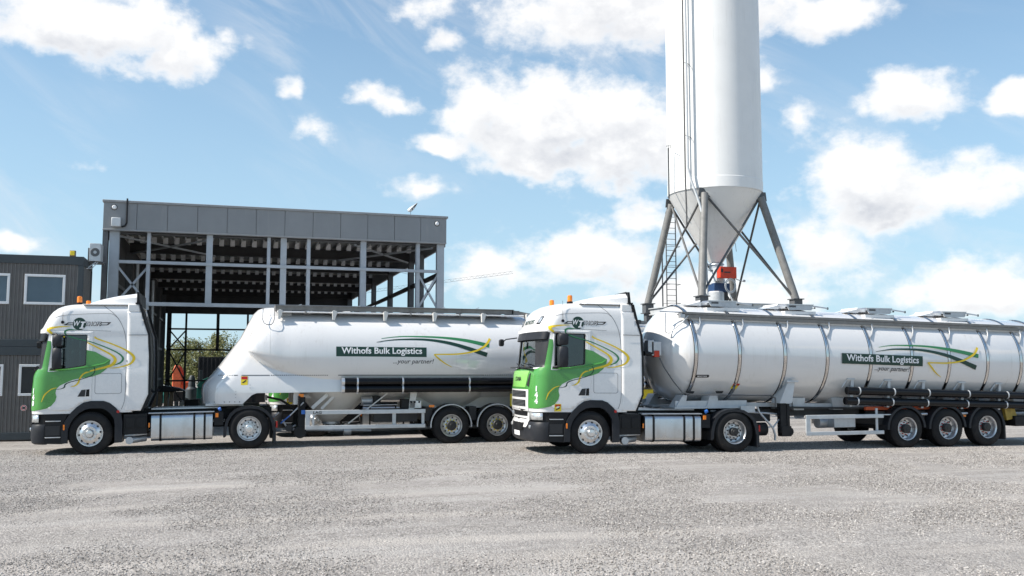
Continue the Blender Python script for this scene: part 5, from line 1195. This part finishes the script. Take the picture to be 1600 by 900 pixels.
# ------------------------------------------------------------------ silo on its tower
def silo():
    cx, cy = 21.15, 37.4; T = empty('silo', (cx, cy, 0), 'tall white storage silo on grey tubular legs above the tank trailer', 'silo'); ORG[0] = Vector((cx, cy, 0))
    r = 2.13; zr = 10.0
    q = MB(); q.lathe([(zr,r),(zr+.03,r+.012),(zr+.5,r+.012),(zr+.52,r),(zr+1.8,r),(zr+3.2,r),(zr+4.5,r),(zr+7,r),(zr+9.5,r),(zr+12,r),(zr+13.5,r),(zr+14.2,r*.8),(zr+14.5,.3),(zr+14.5,0)], (cx,cy,0), 'z', 72); q.build('silo_shell', 'silo_white', T, smooth=18)
    q = MB(); q.lathe([(zr,r-.02),(zr-.25,r-.16),(zr-2.0,.98),(zr-3.0,.36),(zr-3.12,.28),(zr-3.12,0)], (cx,cy,0), 'z', 64); q.build('hopper_cone', 'silo_white', T, smooth=40)
    zb = 5.02; d0 = R(-42); base = []; legs = []
    for k in range(4):
        a = d0+k*math.pi/2; top = Vector((cx+2.05*math.cos(a), cy+2.05*math.sin(a), zr-.25)); bot = Vector((cx+.12+3.35*math.cos(a), cy+3.35*math.sin(a), zb+.12)); base.append(bot); legs.append(top)
        q = MB(); q.tube([bot, top], .17, 18); q.build('leg', 'silo_leg_light', T, smooth=40)
        q = MB(); q.box(bot.x-.26,bot.x+.26,bot.y-.26,bot.y+.26,zb+.10,zb+.14); q.box(bot.x-.2,bot.x+.2,bot.y-.2,bot.y+.2,zb-.30,zb+.10); q.box(bot.x-.26,bot.x+.26,bot.y-.26,bot.y+.26,zb-.34,zb-.30)
        q.prism([(top.x-.3,top.z-.15),(top.x+.3,top.z-.15),(top.x+.25,top.z+.25),(top.x-.25,top.z+.25)], top.y-.02, top.y+.02)
        q.build('foot_plate', 'steel_mid', T)
    for k in range(4):
        a, b = k, (k+1) % 4; q = MB()
        pa_, pb = legs[a], base[b]; q.tube([pa_+(pb-pa_)*.02, pa_+(pb-pa_)*.97], .05, 10)
        pa_, pb = legs[b], base[a]; q.tube([pa_+(pb-pa_)*.02+Vector((0,.1,0)), pa_+(pb-pa_)*.97+Vector((0,.1,0))], .05, 10); q.build('brace', 'silo_leg', T)
        q = MB(); p0 = base[a]-Vector((0,0,.25)); p1 = base[b]-Vector((0,0,.25)); q.beam(p0, p1, .16, .04); q.beam(p0-Vector((0,0,.28)), p1-Vector((0,0,.28)), .16, .04); q.beam(p0-Vector((0,0,.14)), p1-Vector((0,0,.14)), .015, .28); q.build('platform_beam', 'galv_light', T)
    for b in base:
        q = MB(); q.box(b.x-.15,b.x+.15,b.y-.15,b.y+.15,0,zb-.30); q.build('column', 'steel_mid', T)
    # fill pipe up the side facing the camera
    an = R(-147); ux, uy = math.cos(an), math.sin(an); P = lambda rr, z: (cx+rr*ux, cy+rr*uy, z)
    q = MB(); q.tube([P(r+.32,zr+14),P(r+.32,zr+.9),(cx+2.4*math.cos(R(-144)),cy+2.4*math.sin(R(-144)),zr+.3),(cx+2.35*math.cos(R(-136)),cy+2.35*math.sin(R(-136)),zr-.7),(cx+2.4*math.cos(R(-131)),cy+2.4*math.sin(R(-131)),zr-1.5),(cx+2.4*math.cos(R(-130)),cy+2.4*math.sin(R(-130)),zr-2.0),(cx+2.7*math.cos(R(-128)),cy+2.7*math.sin(R(-128)),5.2)], .055, 12); q.build('fill_pipe', 'galv_light', T, smooth=60)
    an2 = an-.075; P2 = lambda rr, z: (cx+rr*math.cos(an2), cy+rr*math.sin(an2), z)
    q = MB(); q.tube([P2(r+.25,zr+14),P2(r+.25,zr+.3),P2(r+.2,zr-.9),P2(r+.2,zr-1.6)], .035, 10); q.build('cable_conduit', 'silo_leg', T, smooth=60)
    q = MB()
    for k in range(4):
        z = zr+2.3+k*3.3; q.tube([P(r-.02,z),P(r+.38,z)], .016, 6); q.tube([P2(r-.02,z+.1),P2(r+.28,z+.1)], .012, 6)
    q.build('pipe_bracket', 'silo_leg', T)
    # ladder behind with safety hoops
    lx, ly = cx-.95, cy+2.6; q = MB()
    for dx in (-.25, .25): q.beam((lx+dx,ly,4.6),(lx+dx,ly,9.6),.03,.06)
    for k in range(19): q.tube([(lx-.25,ly,4.8+k*.27),(lx+.25,ly,4.8+k*.27)], .014, 6)
    q.build('ladder', 'silo_leg', T)
    q = MB()
    for dx, dy in ((-.42,.1),): q.beam((lx+dx,ly+dy,4.6),(lx+dx,ly+dy,8.4),.05,.05)
    for k in range(4): q.tube([(lx-.42,ly+.1,5.2+k*.9),(lx-.25,ly-.45,5.2+k*.9),(lx+.25,ly-.45,5.2+k*.9),(lx+.3,ly,5.2+k*.9)], .012, 5)
    q.build('cage_rail', 'steel_mid', T)
    q = MB(); lx2 = cx-2.42
    q.beam((lx2,cy-.2,zr-.3),(lx2,cy-.2,zr+2.0),.05,.05); q.beam((lx2-.15,cy-.5,zr-.3),(lx2-.15,cy-.5,zr+2.05),.02,.02); q.tube([(lx2-.25,cy-.5,zr+2.0),(lx2-.1,cy-.6,zr+2.05),(lx2+.1,cy-.2,zr+2.0)], .015, 6)
    q.build('guard_rail', 'silo_leg', T)
    # discharge equipment under the cone
    q = MB(); q.lathe([(6.86,.34),(6.80,.36),(6.80,.30),(6.62,.30),(6.62,.36),(6.56,.36)], (cx,cy,0), 'z', 24, cap=True); q.build('flange', 'galv', T)
    q = MB(); q.lathe([(6.56,.26),(6.1,.38),(5.9,.38)], (cx,cy,0), 'z', 20, 'galv_light', cap=True); q.box(cx-.35,cx+.45,cy-.4,cy+.4,5.55,5.95,'dull_blue'); q.box(cx-.35,cx-.02,cy-.62,cy-.3,6.02,6.62,'galv_light'); q.box(cx-.1,cx+.32,cy-.45,cy+.3,5.05,5.55,'steel_dark'); q.build('discharge_valve', 'dull_blue', T, bevel=.02)
    q = MB(); q.lathe([(5.05,.36),(5.5,.36),(5.56,.30)], (cx-.30,cy-.45,0), 'z', 20, cap=True); q.build('loading_bellows', 'galv_light', T)
    q = MB(); c = Vector((cx+.12,cy-1.0,5.78))
    for rr in (.22,.27): q.tube([c+Vector((rr*math.cos(2*math.pi*k/18), 0, rr*1.2*math.sin(2*math.pi*k/18))) for k in range(19)], .022, 6)
    q.tube([c+Vector((-.1,0,-.3)), c+Vector((.1,-.1,-.8))], .03, 6); q.build('hose_coil', 'galv_light', T)
    q = MB(); q.box(cx-.40,cx+.42,cy-1.05,cy-.75,6.12,6.62); q.build('control_box', 'red_orange', T, bevel=.02)
    q = MB(); q.box(cx-.36,cx-.26,cy-1.06,cy-1.055,6.36,6.52,'black_decal'); q.box(cx-.2,cx+.1,cy-1.06,cy-1.055,6.34,6.40,'steel_dark'); q.build('control_label', 'black_decal', T)
    q = MB(); q.tube([(cx+.42,cy-.9,6.18),(cx+.50,cy-.9,6.08),(cx+.84,cy-.9,6.00),(cx+.87,cy-.9,6.08)], .022, 7); q.lathe([(-.06,0),(-.03,.05),(.04,.05),(.06,0)], (cx+.88,cy-.9,6.02), 'x', 10); q.build('lever', 'galv', T)
    q = MB(); q.tube([(cx+.45,cy-.5,7.9),(cx+.5,cy-.85,7.7),(cx+.75,cy-.5,7.4)], .012, 6); q.tube([(cx+.35,cy-.3,7.4),(cx+.40,cy-.45,7.0)], .012, 6); q.build('sensor_cable', 'steel_mid', T)
silo(); ORG[0] = Vector((0,0,0))

# ------------------------------------------------------------------ trees beyond the yard
def leafmat(name, c0, c1):
    m = bpy.data.materials.new(name); m.use_nodes = True; t = NT(m.node_tree); t.n.clear(); M[name] = m
    o = t.new('ShaderNodeOutputMaterial'); p = t.new('ShaderNodeBsdfPrincipled'); tl = t.new('ShaderNodeBsdfTranslucent'); mx = t.new('ShaderNodeMixShader'); mx.inputs[0].default_value = .3
    g = t.new('ShaderNodeNewGeometry'); c = t.mix(g.outputs['Random Per Island'], (*c0, 1), (*c1, 1)); t.l.new(c, p.inputs['Base Color']); t.l.new(c, tl.inputs[0]); p.inputs['Roughness'].default_value = .6
    t.l.new(p.outputs[0], mx.inputs[1]); t.l.new(tl.outputs[0], mx.inputs[2]); t.l.new(mx.outputs[0], o.inputs[0])
leafmat('leaf', (.11,.125,.035), (.24,.235,.09))
leafmat('leaf_dark', (.05,.075,.02), (.11,.13,.04))
def tree(x, y, h, w, seed, label, lm='leaf', n=9000, ls=.13):
    rnd = random.Random(seed); ORG[0] = Vector((x, y, 0)); T = empty('tree', (x, y, 0), label, 'tree', 'trees beyond the yard')
    q = MB(); q.tube([(x,y,0),(x+.1,y,h*.25),(x-.05,y,h*.45)], [.28,.22,.14], 10); tips = []
    for k in range(16):
        a = rnd.uniform(0, 6.28); rr = rnd.uniform(.35,.95)*w/2; z = h*rnd.uniform(.45,.92)*(1-.25*(rr/(w/2))**2); tip = (x+rr*math.cos(a), y+rr*.8*math.sin(a), z); z0 = h*rnd.uniform(.15,.4)
        q.tube([(x,y,z0),(x+(tip[0]-x)*.5,y+(tip[1]-y)*.5,(z0+z)/2+.2),tip], [.10,.06,.02], 6); tips.append(tip)
    q.build('trunk', 'bark', T)
    cl = []
    for k in range(120):
        a = rnd.uniform(0, 6.28); rr = math.sqrt(rnd.uniform(0,1))*w/2; zt = h*math.sqrt(max(.02, 1-(rr/(w/2))**2*.85)); z = zt*rnd.uniform(.28, .93); cl.append((x+rr*math.cos(a), y+rr*.8*math.sin(a), z, rnd.uniform(.35,.85)*w/7))
    q = MB(); vs = []; fs = []
    for k in range(n):
        c = cl[rnd.randrange(len(cl))]; d = Vector((rnd.gauss(0,1), rnd.gauss(0,1), rnd.gauss(0,.8))); d = d.normalized()*c[3]*rnd.uniform(.5,1.12)
        p = Vector(c[:3])+d; a = Vector((rnd.gauss(0,1), rnd.gauss(0,1), rnd.gauss(0,1))).normalized(); b = a.orthogonal().normalized(); s = ls*rnd.uniform(.6,1.3); i = len(vs)
        vs += [p-a*s, p+b*s*.5, p+a*s, p-b*s*.5]; fs.append((i,i+1,i+2,i+3))
    q.add(vs, fs); q.build('crown', lm, T, smooth=0)
tree(-7.2, 104, 4.7, 6.0, 5, 'low spring tree at the left edge of the shed opening')
tree(-2.3, 100, 6.3, 9.6, 6, 'broad rounded olive green spring tree filling the shed opening', n=26000, ls=.11)
tree(5.2, 104, 5.6, 8.0, 7, 'spring tree partly behind the sloping trailer nose')
ORG[0] = Vector((0,0,0))
# far tree belt closing the yard
def belt():
    rnd = random.Random(9); q = MB(); vs = []; fs = []
    for k in range(26000):
        x = rnd.uniform(-260, 420); y = 330+rnd.uniform(0, 14)+.06*abs(x); h = 5.0+2.4*math.sin(x*.05)+1.4*math.sin(x*.17+1)+.8*math.sin(x*.6); z = rnd.uniform(0, 1)**.7*h
        p = Vector((x, y, z)); a = Vector((rnd.gauss(0,1), rnd.gauss(0,1), rnd.gauss(0,1))).normalized(); b = a.orthogonal().normalized(); s = rnd.uniform(.5,1.2); i = len(vs); vs += [p-a*s, p+b*s*.6, p+a*s, p-b*s*.6]; fs.append((i,i+1,i+2,i+3))
    q.add(vs, fs); tagp(q.build('tree_belt', 'leaf_dark', smooth=0), kind='stuff')
belt()

# ------------------------------------------------------------------ yard clutter seen through the shed
def excavator():
    T = empty('excavator', (-3.1, 66, 0), 'small orange excavator with raised arm behind the shed', 'excavator'); ORG[0] = Vector((-3.1,66,0)); x = -3.1; y = 66
    q = MB(); q.prism([(x-.35,.9),(x+.15,.9),(x+.25,1.5),(x+.0,2.35),(x-.22,2.42),(x-.38,2.0)], y-.2, y+.2); q.build('boom', 'machine_orange', T, bevel=.05)
    q = MB(); q.prism([(x+.0,2.4),(x+.22,2.25),(x+.45,1.6),(x+.40,1.0),(x+.22,1.1),(x+.2,1.7)], y-.15, y+.15); q.build('dipper_arm', 'red_orange', T, bevel=.03)
    q = MB(); q.box(x-.4,x+.9,y+.3,y+1.6,.7,1.3); q.build('cab_body', 'machine_orange', T, bevel=.06)
    for s in (-.5,.7): q = MB(); q.prism(round_rect(x-1.0,x+1.1,0,.6,.28), y+1+s-.2, y+1+s+.2); q.build('track', 'rubber', T)
excavator(); ORG[0] = Vector((0,0,0))
def simple(name, mbq, m, label, cat, group=None, bevel=.01): return tagp(mbq.build(name, m, None, bevel=bevel), label, cat, group)
q = MB(); q.box(-1.76,4.3,62,64.4,.45,2.90); 
for k in range(24): q.box(-1.72+k*.25,-1.62+k*.25,61.97,62,.55,2.8)
q.box(-1.6,4.2,62.1,64.3,.0,.45); simple('cargo_container', q, 'box_black', 'black steel cargo container standing behind the shed', 'container')
q = MB(); 
for i in range(4):
    q.box(-3.55+i*.27,-3.37+i*.27,49.9,50.2,0,.95+.02*i)
q.box(-3.6,-2.5,49.85,50.25,.95,1.02); simple('pallet_stack', q, 'wood', 'brown timber boards stacked upright behind the 140 tractor', 'timber')
q = MB(); q.prism([(-3.7,.98),(-3.6,1.20),(-3.0,1.28),(-2.3,1.16),(-2.0,1.02),(-2.5,.98)], 49.7, 50.9); simple('tarpaulin', q, 'box_black', 'crumpled black tarpaulin lying over the timber boards', 'tarpaulin')
q = MB(); q.box(-1.60,-1.08,40,40.4,.10,.85); q.box(-1.62,-1.06,39.97,40.42,.50,.53); q.lathe([(-.05,.16),(.05,.16)], (-1.2,39.98,.16), 'y', 16, 'rubber', cap=True); simple('white_cabinet', q, 'white_paint', 'low white cabinet on a wheel in the shed entrance', 'cabinet')
rnd = random.Random(4)
for k in range(9):
    x = -3.0+k*.30+rnd.uniform(-.05,.05); y = 55+rnd.uniform(-.5,.5); s = rnd.uniform(.25,.45); q = MB(); vs = [Vector((x+a*s*rnd.uniform(.6,1), y+b*s*rnd.uniform(.6,1), .0 if c < 0 else s*rnd.uniform(1.0,1.9))) for a in (-.5,.5) for b in (-.5,.5) for c in (-1,1)]
    q.add(vs, [(0,1,3,2),(4,6,7,5),(0,4,5,1),(2,3,7,6),(0,2,6,4),(1,5,7,3)])
    tagp(q.build('rubble_block', 'concrete', None, bevel=.03), 'one of the pale broken concrete blocks heaped across the shed floor', 'block', 'broken concrete blocks in the shed')
q = MB(); q.prism([(-1.75,1.10),(-1.5,1.45),(-1.1,1.62),(-.85,1.5),(-.8,1.05),(-1.3,.98)], 58.9, 59.5); q.box(-1.7,-.85,58.95,59.45,0,1.02); simple('green_crate', q, 'teal', 'green covered crate beside the black container', 'crate')
q = MB(); q.lathe([(0,.35),(.9,.35),(1.05,.22),(1.6,.18),(1.75,.1),(1.75,0)], (-2.05,60.5,0), 'z', 18, cap=True); q.box(-1.62,-1.45,60.3,60.6,0,2.05); simple('compressor', q, 'container_frame', 'blue grey upright pump machine next to the orange excavator', 'machine')
q = MB(); q.lathe([(0,.28),(.55,.28),(.6,.22),(.6,0)], (-3.7,63,.5), 'z', 16, cap=True); q.box(-4.0,-3.3,62.7,63.3,0,.5); simple('oil_drum', q, 'teal', 'teal drum on a plinth left of the orange excavator', 'drum')
q = MB(); q.lathe([(0,.09),(.16,.09),(.26,.05)], (-1.0,58.2,1.2), 'z', 12, cap=True); q.box(-1.2,-.8,58.0,58.4,0,1.2,'steel_mid'); simple('yellow_canister', q, 'sign_yellow', 'small yellow canister on a grey stand by the shed rear', 'canister')
# low yellow trailer behind the liquid tank
def lowbed():
    T = empty('flatbed_trailer', (27, 31.5, 0), 'low yellow flatbed trailer parked behind the liquid tank trailer', 'trailer'); ORG[0] = Vector((27,31.5,0))
    q = MB(); q.box(23.6,40,30.6,30.75,.50,.72); q.box(23.6,40,32.3,32.45,.50,.72)
    for k in range(12): q.box(23.7+k*1.4,23.8+k*1.4,30.75,32.3,.55,.68)
    q.build('bed_frame', 'sign_yellow', T, bevel=.01)
    for x in (26.6,28.0,34,35.4):
        for y in (30.62, 32.0): MB().lathe([(0,.12),(0,.38),(.05,.42),(.25,.42),(.3,.38),(.3,.1)], (x,y,.42), 'y', 28, cap=True).build('wheel', 'rubber', T)
    q = MB(); q.box(22.9,23.05,30.7,30.85,-.0,.72); q.build('drawbar_post', 'sign_yellow', T)
    q = MB(); q.box(20.5,23.6,31.4,31.55,.28,.36); q.build('drawbar', 'steel_dark', T)
lowbed(); ORG[0] = Vector((0,0,0))
for k, (x, c) in enumerate(((21.6,'first'),(22.35,'second'))):
    q = MB(); q.lathe([(0,0),(0,.10),(.1,.16),(.75,.16),(.8,.05),(.8,0)], (x, 31.2, .75), 'x', 20, 'white_decal'); q.lathe([(.28,.163),(.45,.163)], (x, 31.2, .75), 'x', 20, 'sign_yellow'); q.box(x+.1,x+.2,31.1,31.3,0,.60,'steel_dark'); q.box(x+.6,x+.7,31.1,31.3,0,.60,'steel_dark')
    tagp(q.build('banded_cylinder', 'white_decal', None), 'white cylinder with yellow band on dark stands, %s one seen under the liquid tank' % ('left' if k == 0 else 'right'), 'cylinder', 'banded cylinders on stands')
# far tower crane jib and its wire
def crane():
    T = empty('tower_crane', (36, 215, 0), 'distant tower crane whose thin jib shows to the right of the shed', 'crane'); ORG[0] = Vector((36,215,0)); q = MB()
    a = Vector((30,215,20.0)); b = Vector((66,215,25.7)); d = (b-a)/26
    for k in range(26):
        p0 = a+d*k; p1 = a+d*(k+1); q.beam(p0,p1,.05,.05); q.beam(p0+Vector((0,0,.6)),p1+Vector((0,0,.6)),.04,.04); q.beam(p0,p0+d*.5+Vector((0,0,.6)),.03,.03); q.beam(p0+d*.5+Vector((0,0,.6)),p1,.03,.03)
    q.build('jib', 'steel_mid', T)
    q = MB(); q.beam((30,215,0),(30,215,22),.7,.7); q.build('mast', 'steel_mid', T)
    q = MB(); q.tube([(44,215,22.4),(45.6,215,19)], .03, 5); q.tube([(30,215,27),(48,215,23)], .04, 5); q.build('cable', 'steel_mid', T)
crane(); ORG[0] = Vector((0,0,0))
